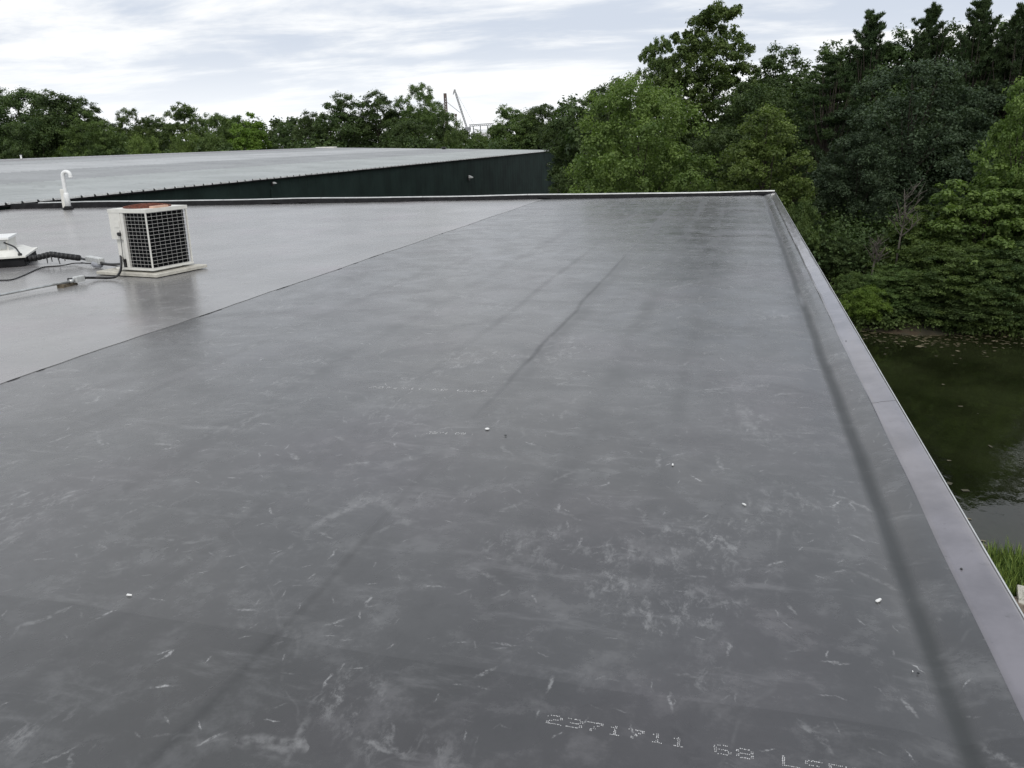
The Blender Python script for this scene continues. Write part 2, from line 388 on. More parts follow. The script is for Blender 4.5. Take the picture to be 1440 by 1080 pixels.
# far curb: membrane turned up over a timber, pale metal strip on top
def curb_h(x):
    k = (x-XL)/(XO-XL); return .165*(1-k)+.072*k + .008*math.sin(x*.9)
mb = MB(); v = []; f = []; xs = np.linspace(XL, XO, 70)
for x in xs:
    y = far_y(x); h = curb_h(x); bl = .012*math.sin(x*2.7)+.01*math.sin(x*6.1)
    v += [(x, y-.05+bl*.6, .010), (x, y-.012+bl*.3, h*.5), (x, y, h), (x, y+.11, h+.004), (x, y+.11, -.3)]
n = 5
for i in range(len(xs)-1):
    for k in range(4): f.append((i*n+k, (i+1)*n+k, (i+1)*n+k+1, i*n+k+1))
mb.add(v, f).build('edge_curb', M_black, bld, True)
def strip(mtl, name, x0, x1):
    v = []; f = []
    for x in np.linspace(x0, x1, max(4, int((x1-x0)/.6))):
        y = far_y(x)+.045; h = curb_h(x)+.005+.004*math.sin(x*1.9); v += [(x, y, h), (x, y+.008, h+.022), (x, y+.10, h+.024), (x, y+.105, h-.10)]
    for i in range(len(v)//4-1):
        for k in range(3): f.append((i*4+k, (i+1)*4+k, (i+1)*4+k+1, i*4+k+1))
    return MB().add(v, f).build(name, mtl, bld)
xx = XL+.9
while xx < XO-.3:
    x2 = min(xx+3.05, XO-.01); strip(M_trim, 'metal_strip', xx+.006, x2-.006); xx = x2
# wrinkles and lumps at the foot of the curb
for x in (-13.2, -12.4, -5.3, -18.0):
    y = far_y(x)-.06; MB().tube([(x-.22, y+.02, .012), (x, y-.02, .05), (x+.25, y+.02, .012)], [.01, .035, .01], 7).build('membrane_fold', M_black, bld, True)
# right hand flashing: strips end to end
def cap_piece(y0, y1, dz):
    v = []; f = []; ny = max(2, int((y1-y0)/.12)); pr = None
    for j in range(ny+1):
        y = y0+(y1-y0)*j/ny; wob = .003*math.sin(y*1.7)+.002*math.sin(y*5.1+1)
        w2 = .0025*math.sin(y*3.3)+.002*math.sin(y*7.7)
        pr = [(XI-.004+wob, zprof(XI, y)-.012), (XI+wob, zprof(XI, y)+.003), (XI+.022+wob, .041), (XI+.055, .049+w2), (XI+.10, .056-w2), (XO-.012, .0605), (XO, .058), (XO+.004, .050), (XO+.006, -.10)]
        v += [(p[0], y, p[1]+(dz if 0 < k < 8 else 0)) for k, p in enumerate(pr)]
    n = len(pr)
    for j in range(ny):
        for k in range(n-1): f.append((j*n+k, j*n+k+1, (j+1)*n+k+1, (j+1)*n+k))
    return MB().add(v, f).build('edge_flashing', M_cap, bld, True)
ys = [-8.9, -4.3, .9, 5.05, 9.05, 13.1, 17.2, far_y(XO)+.13]
for k in range(len(ys)-1): cap_piece(ys[k]+.0015, ys[k+1]-.0015, .0007*(k % 2))
# drip edge below
v = []
mb = MB(); mb.box((XO+.013, 7.2, -.03), (.006, 32.6, .15)); mb.build('drip_edge', M_trim, bld)
for y in (2.72, 6.3, 12.1): MB().cbox((XI+.03, y+.3, .047), (.008, .008, .005), b=.002).build('fastener', M_dark, bld)
# walls
mb = MB(); zt = -.12
mb.box(((XL+XO)/2, 7.0+.0, (zt-6.4)/2), (XO-XL-.04, 1, 1)) if False else None
cs = [(XL+.02, -9), (XO-.02, -9), (XO-.02, far_y(XO)+.05), (XL+.02, far_y(XL)+.05)]
v = [(x, y, -6.6) for x, y in cs] + [(x, y, zt) for x, y in cs]
mb.add(v, [(0, 1, 5, 4), (1, 2, 6, 5), (2, 3, 7, 6), (3, 0, 4, 7), (4, 5, 6, 7)]); mb.build('wall', M_wallb, bld)

# printed dot matrix text on the membrane
FONT = {'2': ('01110','10001','00001','00110','01000','10000','11111'), '3': ('11110','00001','00001','01110','00001','00001','11110'),
 '7': ('11111','00001','00010','00100','00100','01000','01000'), '1': ('00100','01100','00100','00100','00100','00100','01110'),
 '6': ('01110','10000','10000','11110','10001','10001','01110'), '8': ('01110','10001','10001','01110','10001','10001','01110'),
 'L': ('10000','10000','10000','10000','10000','10000','11111'), 'S': ('01111','10000','10000','01110','00001','00001','11110'),
 'F': ('11111','10000','10000','11110','10000','10000','10000'), 'R': ('11110','10001','10001','11110','10100','10010','10001')}
def dots(text, x0, y0, x1, y1, ch, drop, r, dz):
    mb = MB(); n = len(text)
    ux, uy = (x1-x0)/n, (y1-y0)/n
    for i, c in enumerate(text):
        if c == ' ': continue
        for rI, row in enumerate(FONT[c]):
            for cI in range(10):
                if row[cI//2] != '1' or rnd.random() < drop: continue
                a = (cI/10)*.80; px = x0+ux*(i+a)+rnd.gauss(0, .0006); py = y0+uy*(i+a)+ch*(1-rI/6)+rnd.gauss(0, .0006)
                rr = r*rnd.uniform(.7, 1.2); z = zprof(px, py)+dz
                pts = [(px+rr*math.cos(k*math.pi/3), py+rr*math.sin(k*math.pi/3), z) for k in range(6)]
                pts += [(q[0], q[1], z-.003) for q in pts]
                mb.add(pts, [(0, 1, 2, 3, 4, 5)] + [(k, k+6, (k+1) % 6+6, (k+1) % 6) for k in range(6)])
    return mb
dots('2371711 68 LSFR', -.463, 1.895, .440, 1.880, .034, .05, .0015, .0048).build('printed_text', M_print, bld)['kind'] = 'stuff'
dots('2371711 68 LSFR', -2.44, 4.905, -1.56, 4.945, .034, .45, .0022, .0012).build('printed_text', M_print, bld)['kind'] = 'stuff'
dots('2371 68', -1.70, 4.12, -1.46, 4.145, .03, .55, .0022, .0012).build('printed_text', M_print, bld)['kind'] = 'stuff'

# ------------------------------------------------------------------ green building beyond, long low pitched metal roof
EX, EZ, RX_, RZ, Y0, Y1 = -22.05, .185, -52.9, 1.24, -12.0, 100.0
gb = thing('green_warehouse', (-52, 44, -6.2), 'long dark green metal warehouse with a pale ribbed low pitched roof', 'building')
def rz_(x): return EZ + (EX-x)/(EX-RX_)*(RZ-EZ)
bands = [(EX+.10, -29.6, (.40, .42, .415)), (-29.6, -37.2, (.34, .35, .355)), (-37.2, -44.8, (.45, .46, .465)), (-44.8, -49.3, (.37, .38, .385)), (-49.3, RX_, (.30, .30, .305))]
bmats = [roof_metal('ribbed_sheet', c) for _, _, c in bands]
for k, (xa, xb, c) in enumerate(bands):
    dz_ = .004*(k)
    y = Y0; pn = []
    while y < Y1-.01: pn.append((y, min(Y1, y+8.0))); y += 8.0
    for (ya, yb) in pn:
        v = [(xa, ya+.004, rz_(xa)+dz_), (xb-.1 if k < 4 else xb, ya+.004, rz_(xb)+dz_), (xb-.1 if k < 4 else xb, yb-.004, rz_(xb)+dz_), (xa, yb-.004, rz_(xa)+dz_)]
        v += [(a, b_, c_-.003) for a, b_, c_ in v]
        MB().add(v, [(0, 3, 2, 1), (4, 5, 6, 7), (0, 1, 5, 4), (1, 2, 6, 5), (2, 3, 7, 6), (3, 0, 4, 7)]).build('roof_sheet', bmats[k], gb)
    mb = MB(); n_r = int((Y1-Y0)/.62)
    for i in range(n_r+1):
        y = Y0+.05+i*.62
        if y > Y1-.05: break
        a, b2 = .055, .025; h = .038
        za, zb = rz_(xa)+dz_, rz_(xb)+dz_
        mb.add([(xa, y-a, za), (xa, y-b2, za+h), (xa, y+b2, za+h), (xa, y+a, za), (xb, y-a, zb), (xb, y-b2, zb+h), (xb, y+b2, zb+h), (xb, y+a, zb)],
               [(0, 1, 5, 4), (1, 2, 6, 5), (2, 3, 7, 6), (0, 3, 2, 1)])
    ro = mb.build('roof_rib', bmats[k], gb); ro['kind'] = 'stuff'
# far slope
v = [(RX_, Y0, RZ), (RX_-31, Y0, EZ), (RX_-31, Y1, EZ), (RX_, Y1, RZ)]
MB().add(v, [(0, 3, 2, 1)]).build('rear_roof_slope', bmats[1], gb)
mb = MB(); y = Y0
mb.add([(RX_+.3, Y0, RZ+.01), (RX_, Y0, RZ+.06), (RX_-.3, Y0, RZ+.01), (RX_+.3, Y1, RZ+.01), (RX_, Y1, RZ+.06), (RX_-.3, Y1, RZ+.01)], [(0, 3, 4, 1), (1, 4, 5, 2)])
mb.build('ridge_cap', bmats[2], gb)
# eave: white closure pieces between rib ends with dark gaps
M_eave = mat('white_eave_trim', (.74, .75, .74), .4, noise=(3, .15), dirt=((.35, .36, .35), 7, .55, .75))
mb = MB(); mk = MB(); n_r = int((Y1-Y0)/.62)
for i in range(n_r):
    y = Y0+.05+i*.62; j = rnd.uniform(-.02, .02)
    mb.box((EX+.115, y+.31, EZ-.012+j*.3), (.03, .50, .060))
    mk.add([(EX+.125, y-.05, EZ-.035), (EX+.125, y+.05, EZ-.035), (EX+.115, y+.022, EZ+.022), (EX+.115, y-.022, EZ+.022), (EX+.095, y-.022, EZ+.022), (EX+.095, y+.022, EZ+.022)], [(0, 1, 2, 3), (3, 2, 5, 4)])
mb.build('eave_trim', M_eave, gb)['kind'] = 'stuff'; mk.build('rib_closure', M_dark, gb)['kind'] = 'stuff'
MB().box((EX+.06, (Y0+Y1)/2, EZ-.075), (.10, Y1-Y0, .05)).build('eave_angle', M_black, gb)
MB().add([(EX+.12, Y1, EZ+.01), (EX+.12, Y1+.06, EZ-.12), (RX_, Y1+.06, RZ-.10), (RX_, Y1, RZ+.03), (EX+.12, Y1+.06, EZ+.03), (RX_, Y1+.06, RZ+.05)], [(0, 3, 5, 4), (1, 4, 5, 2)]).build('rake_trim', M_eave, gb)
# wall with ribs
v = []; f = []; k = 0; y = Y0
while y < Y1-.2:
    for a, d in ((0, 0), (.78, 0), (.80, .010), (.88, .010), (.90, 0)): v.append((EX+d, y+a, 0))
    y += .90
n = len(v); v = [(a, b_, -6.6) for a, b_, _ in v] + [(a, b_, EZ-.08) for a, b_, _ in v]
f = [(i, i+1, n+i+1, n+i) for i in range(n-1)]
MB().add(v, f).build('side_wall', M_wallg, gb)
MB().add([(EX, Y1-.3, -6.6), (RX_, Y1-.3, -6.6), (RX_-31, Y1-.3, -6.6), (RX_-31, Y1-.3, EZ-.05), (RX_, Y1-.3, RZ-.05), (EX, Y1-.3, EZ-.05)], [(0, 1, 2, 3, 4, 5)]).build('gable_wall', M_wallg, gb)
for y, z, k_ in ((66.2, -1.38, 1.0), (35.7, -.10, .42), (95.9, -1.4, .8)):
    mb = MB(); mb.cbox((EX+.07, y, z), (.10, .42*k_, .42*k_), b=.02*k_)
    part = mb.build('wall_light', M_dark, gb)
    m2 = MB(); m2.add([(EX+.121+(a-.12)*k_, y+b_*k_, z+c_*k_) for a, b_, c_ in ((.12, -.2, .19), (.40, -.2, .05), (.40, .2, .05), (.12, .2, .19), (.12, -.2, -.02), (.40, -.2, -.02), (.40, .2, -.02), (.12, .2, -.02))], [(0, 3, 2, 1), (4, 5, 6, 7), (0, 1, 5, 4), (1, 2, 6, 5), (2, 3, 7, 6), (3, 0, 4, 7)])
    m2.build('light_hood', M_lgrey, part)
mb = MB(); mb.tube([(EX+.08, 35.5, -.35), (EX+.08, 35.5, -6.3)], .05, 6); mb.build('downpipe', M_wallg, gb)
# things on that roof
p = at_y(29, 222, 62); zr = rz_(-60)
def roof_vent(px, topy, Y, r, label):
    # stands just this side of the ridge where the sight line meets the roof
    P = at_y(px, topy, Y); x = P[0]; zb = rz_(x) if x > RX_ else RZ-(RX_-x)/31*(RZ-EZ)
    o = thing('vent_pipe', (x, Y, zb), label, 'vent pipe')
    MB().tube([(x, Y, zb-.1), (x, Y, P[2]-.05)], r, 10).build('pipe', M_pvc, o, True)
    MB().tube([(x, Y, P[2]-.05), (x, Y, P[2])], r*1.35, 10).build('cap', M_pvc, o, True)
    MB().tube([(x, Y, zb-.02), (x, Y, zb+.06)], [r*2.2, r*1.2], 10).build('flashing', M_black, o, True)
roof_vent(29, 218, 50.5, .06, 'short white vent pipe on the ridge of the warehouse roof, far left')
o = thing('ridge_vent', (-51.9, 98, 1.2), 'small pale box vent at the far end of the warehouse ridge', 'roof vent')
MB().cbox((-51.9, 98, 1.28), (2.6, 1.0, .20), b=.04).build('hood', M_white, o); MB().box((-51.9, 98, 1.2), (2.2, .8, .1)).build('base', M_steel, o)
o = thing('roof_ventilator', (-35.6, 97.8, .66), 'small dark ventilator on the far edge of the warehouse roof', 'roof vent')
MB().tube([(-35.6, 97.8, .6), (-35.6, 97.8, .86)], .22, 10).build('stack', M_dark, o, True); MB().tube([(-35.6, 97.8, .86), (-35.6, 97.8, .96)], [.42, .2], 10).build('cowl', M_dark, o, True)

# ------------------------------------------------------------------ air conditioning condenser
TI = math.radians(1.3)
def lean(p, c): # plumb differs a little from the roof's normal
    return (p[0]+(p[2])*math.tan(TI), p[1], p[2])
e1 = np.array([.155, .988, 0]); e1 /= np.linalg.norm(e1); e2 = np.array([-e1[1], e1[0], 0]); ez = np.array([math.tan(TI)*1.0, 0, 1.0]); 
O = np.array([-7.545, 9.055, 0])
def Q(a, b_, z): return O + e1*a + e2*b_ + ez*z             # a along right face, b along front face
ac = thing('condenser_unit', tuple(O + e1*.35 + e2*.33), 'white air conditioning condenser with black grid guards and rusty top, on a pale pad', 'air conditioner')
W1, W2, ZB, ZT = .70, .67, .090, .885
def qbox(mb, a0, a1, b0, b1, z0, z1):
    P = [Q(a, b_, z) for z in (z0, z1) for a, b_ in ((a0, b0), (a1, b0), (a1, b1), (a0, b1))]
    return mb.add(P, [(0, 1, 2, 3), (7, 6, 5, 4), (0, 4, 5, 1), (1, 5, 6, 2), (2, 6, 7, 3), (3, 7, 4, 0)])
mb = MB(); qbox(mb, -.012, W1+.012, -.012, W2+.012, ZB, ZB+.028); qbox(mb, .10, W1-.10, .10, W2-.10, ZB-.035, ZB); mb.build('base_pan', M_white, ac)
mb = MB(); qbox(mb, .03, W1-.03, .03, .42, ZB+.03, ZT-.03); mb.build('coil', M_coil, ac)
mb = MB(); qbox(mb, .03, W1-.03, .42, W2-.03, ZB+.03, ZT-.03) ; mb.build('inner_casing', M_white, ac)
mb = MB(); qbox(mb, -.01, .04, .485, .53, ZB+.03, ZB+.14); mb.build('service_valve', M_dark, ac)
mb = MB(); qbox(mb, -.015, W1+.015, -.015, W2+.015, ZT-.03, ZT+.018); mb.build('top_rim', M_white, ac)
def post(a, b_, w_=.022):
    m_ = MB(); qbox(m_, a-w_/2, a+w_/2, b_-w_/2, b_+w_/2, ZB+.03, ZT-.03); m_.build('corner_post', M_white, ac)
post(.0, .0, .016); post(W1-.005, .0, .022); post(W1-.01, W2-.01, .03)
m_ = MB(); qbox(m_, -.006, .03, .415, .468, ZB+.03, ZT-.03); m_.build('corner_post', M_white, ac)
mb = MB(); qbox(mb, -.010, .20, .47, W2+.01, .50, ZT-.03); qbox(mb, .20, W1-.02, W2-.01, W2+.01, ZB+.03, ZT-.03); mb.build('service_panel', M_white, ac)
# wire guards
def guard(fixed, span, nv, nh, face):
    m_ = MB(); t_ = .0019
    for i in range(nv+1):
        s_ = span*i/nv
        p0, p1 = (Q(s_, -.006, ZB+.03), Q(s_, -.006, ZT-.03)) if face == 'r' else (Q(-.006, s_, ZB+.03), Q(-.006, s_, ZT-.03))
        m_.tube([p0, p1], t_*.75, 4)
    for k in range(nh+1):
        z = ZB+.035+(ZT-ZB-.07)*k/nh
        p0, p1 = (Q(0, -.009, z), Q(span, -.009, z)) if face == 'r' else (Q(-.009, 0, z), Q(-.009, span, z))
        m_.tube([p0, p1], t_, 4)
    return m_.build('wire_guard', M_wire, ac)
guard(0, W1, 8, 15, 'r'); guard(0, .415, 6, 15, 'l')
# fins of the coil
m_ = MB()
for i in range(60):
    z = ZB+.04+(ZT-ZB-.08)*i/60
    qbox(m_, .020, W1-.02, .022, .03, z, z+.003); qbox(m_, .022, .03, .03, .41, z, z+.003)
fo = m_.build('coil_fins', M_coil, ac); fo['kind'] = 'stuff'
# fan guard: rusted rings and spokes, and motor
cq = (.36, .35); m_ = MB()
for r_ in np.linspace(.05, .29, 9):
    zz = ZT+.030+.030*(1-(r_/.29)**2); pts = [Q(cq[0]+r_*math.cos(a), cq[1]+r_*math.sin(a), zz) for a in np.linspace(0, 2*math.pi, 33)]
    m_.tube(pts, .0045, 5, cap=False)
for k in range(12):
    a = k*math.pi/6; m_.tube([Q(cq[0]+r_*math.cos(a), cq[1]+r_*math.sin(a), ZT+.034+.030*(1-(r_/.29)**2)) for r_ in np.linspace(.03, .30, 6)], .005, 5)
m_.build('fan_guard', M_rust, ac, True)
m_ = MB(); pts = [Q(cq[0]+.295*math.cos(a), cq[1]+.295*math.sin(a), ZT+.025) for a in np.linspace(0, 2*math.pi, 33)]; m_.tube(pts, .014, 6, cap=False)
m_.build('fan_ring', M_rust, ac, True)
m_ = MB(); m_.tube([Q(cq[0], cq[1], ZT-.16), Q(cq[0], cq[1], ZT+.05)], .07, 12); m_.build('fan_motor', M_rust, ac, True)
m_ = MB()
for k in range(4):
    m_ = MB(); a = k*math.pi/2+.3; p0, p1 = Q(cq[0]+.06*math.cos(a), cq[1]+.06*math.sin(a), ZT-.07), Q(cq[0]+.26*math.cos(a), cq[1]+.26*math.sin(a), ZT-.05)
    p2, p3 = Q(cq[0]+.26*math.cos(a+.6), cq[1]+.26*math.sin(a+.6), ZT-.10), Q(cq[0]+.06*math.cos(a+.9), cq[1]+.06*math.sin(a+.9), ZT-.11)
    P_ = [p0, p1, p2, p3]; P_ += [q_-np.array((0, 0, .003)) for q_ in P_]
    m_.add(P_, [(0, 1, 2, 3), (7, 6, 5, 4), (0, 4, 5, 1), (1, 5, 6, 2), (2, 6, 7, 3), (3, 7, 4, 0)]).build('fan_blade', M_rust, ac)
M_tape = mat('faded_pink_plate', (.62, .40, .30), .7, noise=(10, .1))
m_ = MB(); qbox(m_, .16, .42, .02, .09, ZT+.019, ZT+.045); m_.build('name_plate', M_tape, ac)
m_ = MB(); qbox(m_, -.016, -.011, .50, .60, .66, .74); m_.build('warning_label', M_white, ac)
# pad
pad = MB()
A0, A1, B0, B1 = -.07, .84, -.13, 1.02
P = [O + e1*a + e2*b_ + np.array((0, 0, z)) for z, k in ((.016, 0), (.052, 0), (.060, .012)) for a, b_ in ((A0+k, B0+k), (A1-k, B0+k), (A1-k, B1-k), (A0+k, B1-k))]
pad.add(P, [(3, 2, 1, 0), (0, 1, 5, 4), (1, 2, 6, 5), (2, 3, 7, 6), (3, 0, 4, 7), (4, 5, 9, 8), (5, 6, 10, 9), (6, 7, 11, 10), (7, 4, 8, 11), (8, 9, 10, 11)])
po = pad.build('equipment_pad', M_conc); tag(po, 'flat pale pad lying on the roof under the condenser', 'pad')

# refrigerant line in black foam
def px3(x, y, z): return at_z(x, y, z)
rl = thing('refrigerant_line', tuple(px3(112, 364, .0)), 'thick black foam wrapped line arching from the roof curb to the condenser', 'pipe')
pts = catmull([px3(30, 364.5, .10), px3(45, 363.5, .10), px3(60, 360.5, .13), px3(72, 357.8, .16), (px3(84, 359.3, .15)), px3(98, 361, .13), px3(113, 363, .11)], 9)
rr = [.036+.007*math.sin(i*1.7)+.005*math.sin(i*3.1) for i in range(len(pts))]
MB().tube(pts, rr, 10).build('foam_sleeve', M_foam, rl, True)
m_ = MB(); r2 = random.Random(5)
for i in range(3, len(pts)-2, 4):
    p = pts[i]; d_ = pts[i+1]-pts[i]; d_ /= np.linalg.norm(d_)
    m_.tube([p-d_*.02, p+d_*.02], .047, 9)
m_.build('tape_band', M_dark, rl, True)['kind'] = 'stuff'
m_ = MB()
for i, s_ in ((7, .10), (26, .13), (31, .10), (38, .12), (44, .06)):
    p = pts[min(i, len(pts)-1)]; m_.tube([p+(0, 0, .03), p+np.array((-.05, -.03, -.02)), p+np.array((-.09+r2.uniform(0, .08), -.05, -s_))], [.012, .012, .007], 5)
m_.build('tape_tail', M_dark, rl)['kind'] = 'stuff'
e_in = Q(.05, .56, .16)
MB().tube(catmull([px3(112, 363, .11), px3(122, 365.3, .10), px3(140, 369, .09), px3(155, 371.5, .11), e_in], 6), .017, 7).build('copper_tube', M_dark, rl, True)
MB().tube(catmull([px3(114, 369.5, .05), px3(124, 370.5, .05), px3(143, 372, .06), px3(157, 373.3, .08), e_in-np.array((0, 0, .05))], 6), .010, 7).build('copper_tube', M_dark, rl, True)
dr = px3(145, 371, .10); d0, d1 = px3(124, 363.5, .115), px3(143, 367, .115)
ax_ = (d1-d0)/np.linalg.norm(d1-d0); sy_ = np.cross((0, 0, 1), ax_); sy_ /= np.linalg.norm(sy_)
MB().cbox((d0+d1)/2, (np.linalg.norm(d1-d0), .09, .085), ax=[ax_, sy_, np.cross(ax_, sy_)], b=.012).build('line_box', M_lgrey, rl)
d0, d1 = px3(130.5, 371.2, .055), px3(143, 372.6, .055); dd = (d1-d0)
MB().tube([d0, d0+dd*.08, d0+dd*.2, d0+dd*.8, d0+dd*.92, d1], [.012, .038, .047, .047, .038, .012], 12).build('filter_drier', M_grey, rl, True)
# thin control wire
wr = MB().tube(catmull([px3(-30, 395, .012), px3(0, 394, .014), px3(16, 393.2, .012), px3(30, 388.5, .012), px3(50, 379.5, .014), px3(63, 375.3, .012), px3(80, 374, .012), px3(92, 372.6, .02), px3(104, 370.2, .03), px3(118, 370, .05)], 8), .009, 6).build('control_cable', M_dark, None, True)
tag(wr, 'thin black cable snaking over the roof between the black line and the metal conduit', 'cable')
# electrical conduit
cd = thing('electrical_conduit', tuple(px3(60, 403, 0)), 'pale metal conduit run on the roof with a black flexible whip up the condenser side', 'conduit')
MB().tube([px3(-60, 427.5, .055), px3(0, 414.8, .055), px3(50, 405, .055), px3(98, 396.0, .065)], .0155, 8).build('metal_pipe', M_steel, cd, True)
MB().tube([px3(98, 396, .065), px3(104, 394.3, .07)], .024, 8).build('coupling', M_steel, cd, True)
jb0, jb1 = px3(104.5, 393.6, .07), px3(117, 390.8, .07); ax_ = (jb1-jb0)/np.linalg.norm(jb1-jb0); sy_ = np.cross((0, 0, 1), ax_)
jb = MB().cbox((jb0+jb1)/2, (np.linalg.norm(jb1-jb0), .07, .075), ax=[ax_, sy_, np.cross(ax_, sy_)], b=.01).build('junction_box', M_lgrey, cd)
MB().tube([jb1, px3(120, 390.5, .07)], .022, 8).build('connector', M_dark, cd, True)
MB().tube(catmull([px3(119, 390.6, .065), px3(135, 390.6, .035), px3(152, 390.8, .03), px3(163, 389, .05), px3(169, 382, .10), px3(170.5, 370, .19), px3(168.5, 350, .34), px3(166.5, 335, .45), Q(-.02, .52, .56)], 7), .0165, 8).build('flexible_whip', M_dark, cd, True)
MB().cbox(Q(-.02, .515, .575), (.05, .05, .04), b=.008).build('elbow', M_dark, cd)
m_ = MB().tube(catmull([Q(-.016, .50, .62), Q(-.03, .49, .42), Q(-.02, .51, .25), Q(.0, .5, .14)], 5), .004, 5); m_.build('ground_wire', M_dark, cd, True)
bk = thing('wood_block', tuple(px3(92, 402, 0)), 'short weathered wood block propping the metal conduit off the roof', 'wood block')
b0, b1 = px3(84, 403.0, .025), px3(105, 397, .025); ax_ = (b1-b0)/np.linalg.norm(b1-b0); sy_ = np.cross((0, 0, 1), ax_)
MB().cbox((b0+b1)/2+np.array((0, 0, .0)), (np.linalg.norm(b1-b0), .085, .045), ax=[ax_, sy_, (0, 0, 1)], b=.006).build('block', M_wood, bk)
s_ = px3(101, 396.5, .04); MB().tube([s_+sy_*.05-(0, 0, .01), s_+sy_*.045+(0, 0, .045), s_-sy_*.045+(0, 0, .045), s_-sy_*.05-(0, 0, .01)], .010, 5).build('pipe_strap', M_dark, bk)

# square curb unit at far left
cu = thing('curb_mounted_vent', (-11.0, 10.2, 0), 'white louvred roof vent box on a black curb at the left edge', 'roof vent')
c1, c0 = px3(36, 374.8, .0), px3(-90, 384, 0)
ux = (c0-c1); Lx = np.linalg.norm(ux); ux /= Lx; uy = np.array([-ux[1], ux[0], 0]); uy = uy if uy[1] > 0 else -uy
def K(a, b_, z): return c1 + ux*a + uy*b_ + np.array((0, 0, z))
def kbox(m_, a0, a1, b0, b1, z0, z1, in_=0):
    P_ = [K(a0, b0, z0), K(a1, b0, z0), K(a1, b1, z0), K(a0, b1, z0), K(a0+in_, b0+in_, z1), K(a1-in_, b0+in_, z1), K(a1-in_, b1-in_, z1), K(a0+in_, b1-in_, z1)]
    return m_.add(P_, [(0, 1, 2, 3), (7, 6, 5, 4), (0, 4, 5, 1), (1, 5, 6, 2), (2, 6, 7, 3), (3, 7, 4, 0)])
kbox(MB(), 0, 1.15, 0, 1.15, .01, .14, .01).build('curb', M_black, cu)
kbox(MB(), -.03, 1.18, -.03, 1.18, .14, .165).build('flashing_plate', M_white, cu)
kbox(MB(), .02, 1.12, .06, 1.1, .165, .24, .12).build('sloped_skirt', M_white, cu)
kbox(MB(), .22, .95, .25, .95, .24, .40).build('hood_body', M_white, cu)
kbox(MB(), .19, .98, .22, .98, .40, .43).build('hood_lid', M_pvc, cu)
for i in range(5): kbox(MB(), .24+.14*i, .35+.14*i, .238, .249, .255, .385).build('louvre', M_steel, cu)
MB().tube(catmull([K(.26, .22, .36), K(.12, .15, .29), K(.05, .05, .20)], 4), .012, 6).build('stub_cable', M_dark, cu, True)
p_ = K(.05, .05, .20); MB().tube([p_, p_-(0, 0, .045)], .028, 8).build('cable_gland', M_dark, cu, True)

# white gooseneck pipe near the far curb
gp = px3(97, 295, 0); vx = np.array((math.tan(math.radians(1.6)), 0, 1.0))
gk = thing('gooseneck_pipe', tuple(gp), 'tall white plastic gooseneck pipe beside a square white duct near the far roof edge', 'vent pipe')
G = lambda dx, z: gp + r0*dx + vx*z
arc = [G(-.02, 0), G(-.02, .5), G(-.02, .96)] + [G(-.02+.115*(1-math.cos(a)), .99+.115*math.sin(a)) for a in np.linspace(.2, math.pi*.98, 10)] + [G(.210, .95)]
MB().tube(arc, .056, 12).build('pipe', M_pvc, gk, True)
MB().tube([G(.21, .965), G(.21, .93)], .064, 12).build('socket', M_pvc, gk, True)
a3 = [r0, np.cross((0, 0, 1), r0), vx/np.linalg.norm(vx)]
MB().cbox(G(-.10, .34), (.11, .11, .54), ax=a3, b=.01).build('duct', M_white, gk)
MB().tube([G(.0, .02), G(-.01, .45), G(-.012, .50)], [.082, .080, .058], 12).build('sleeve', M_pvc, gk, True)
MB().tube([G(-.01, .01), G(-.01, .06), G(-.01, .11)], [.155, .125, .10], 10).build('rubber_boot', M_black, gk, True)

# litter
def chip(px, py, s, label, mtl, cat='litter', shp=0):
    p = at_z(px, py, .006); a = rnd.uniform(0, 3); c, s2_ = math.cos(a), math.sin(a)
    prof = [(-1, -.35), (-.2, -.45), (1, -.15), (.9, .2), (0, .4), (-1, .3)] if shp == 0 else [(-.7, -.6), (.1, -.8), (.8, -.4), (.7, .5), (0, .8), (-.8, .4)]
    v_ = [(p[0]+s*(x*c-y*s2_), p[1]+s*(x*s2_+y*c), zprof(p[0], p[1])+.005) for x, y in prof]
    v_ += [(p[0]+s*.85*(x*c-y*s2_), p[1]+s*.85*(x*s2_+y*c), v_[0][2]+s*(.22+.12*(i % 2))) for i, (x, y) in enumerate(prof)]
    o_ = MB().add(v_, [(5, 4, 3, 2, 1, 0), (6, 7, 8, 9, 10, 11)] + [(i, (i+1) % 6, (i+1) % 6+6, i+6) for i in range(6)]).build('debris_chip', mtl)
    tag(o_, label, cat)
chip(1236, 842, .015, 'largest white plastic chip on the near right of the roof, beside the dark valley', M_litter)
chip(946, 653, .012, 'white chip at the middle right of the grey roof', M_litter)
chip(685, 603, .016, 'pale lump of litter near the middle of the roof, left of a tiny black speck', M_litter, shp=1)
chip(711, 612, .009, 'tiny black speck near the middle of the roof', M_dark, shp=1)
chip(182, 837, .012, 'small white scrap on the near left of the roof', M_litter)
chip(1284, 940, .004, 'tiny white crumb beside a black crumb in the dark valley', M_litter)
chip(1292, 942, .005, 'tiny black crumb beside a white crumb in the dark valley', M_dark, shp=1)
chip(1046, 709, .012, 'pale sliver on the right side of the roof above the largest chip', M_litter)

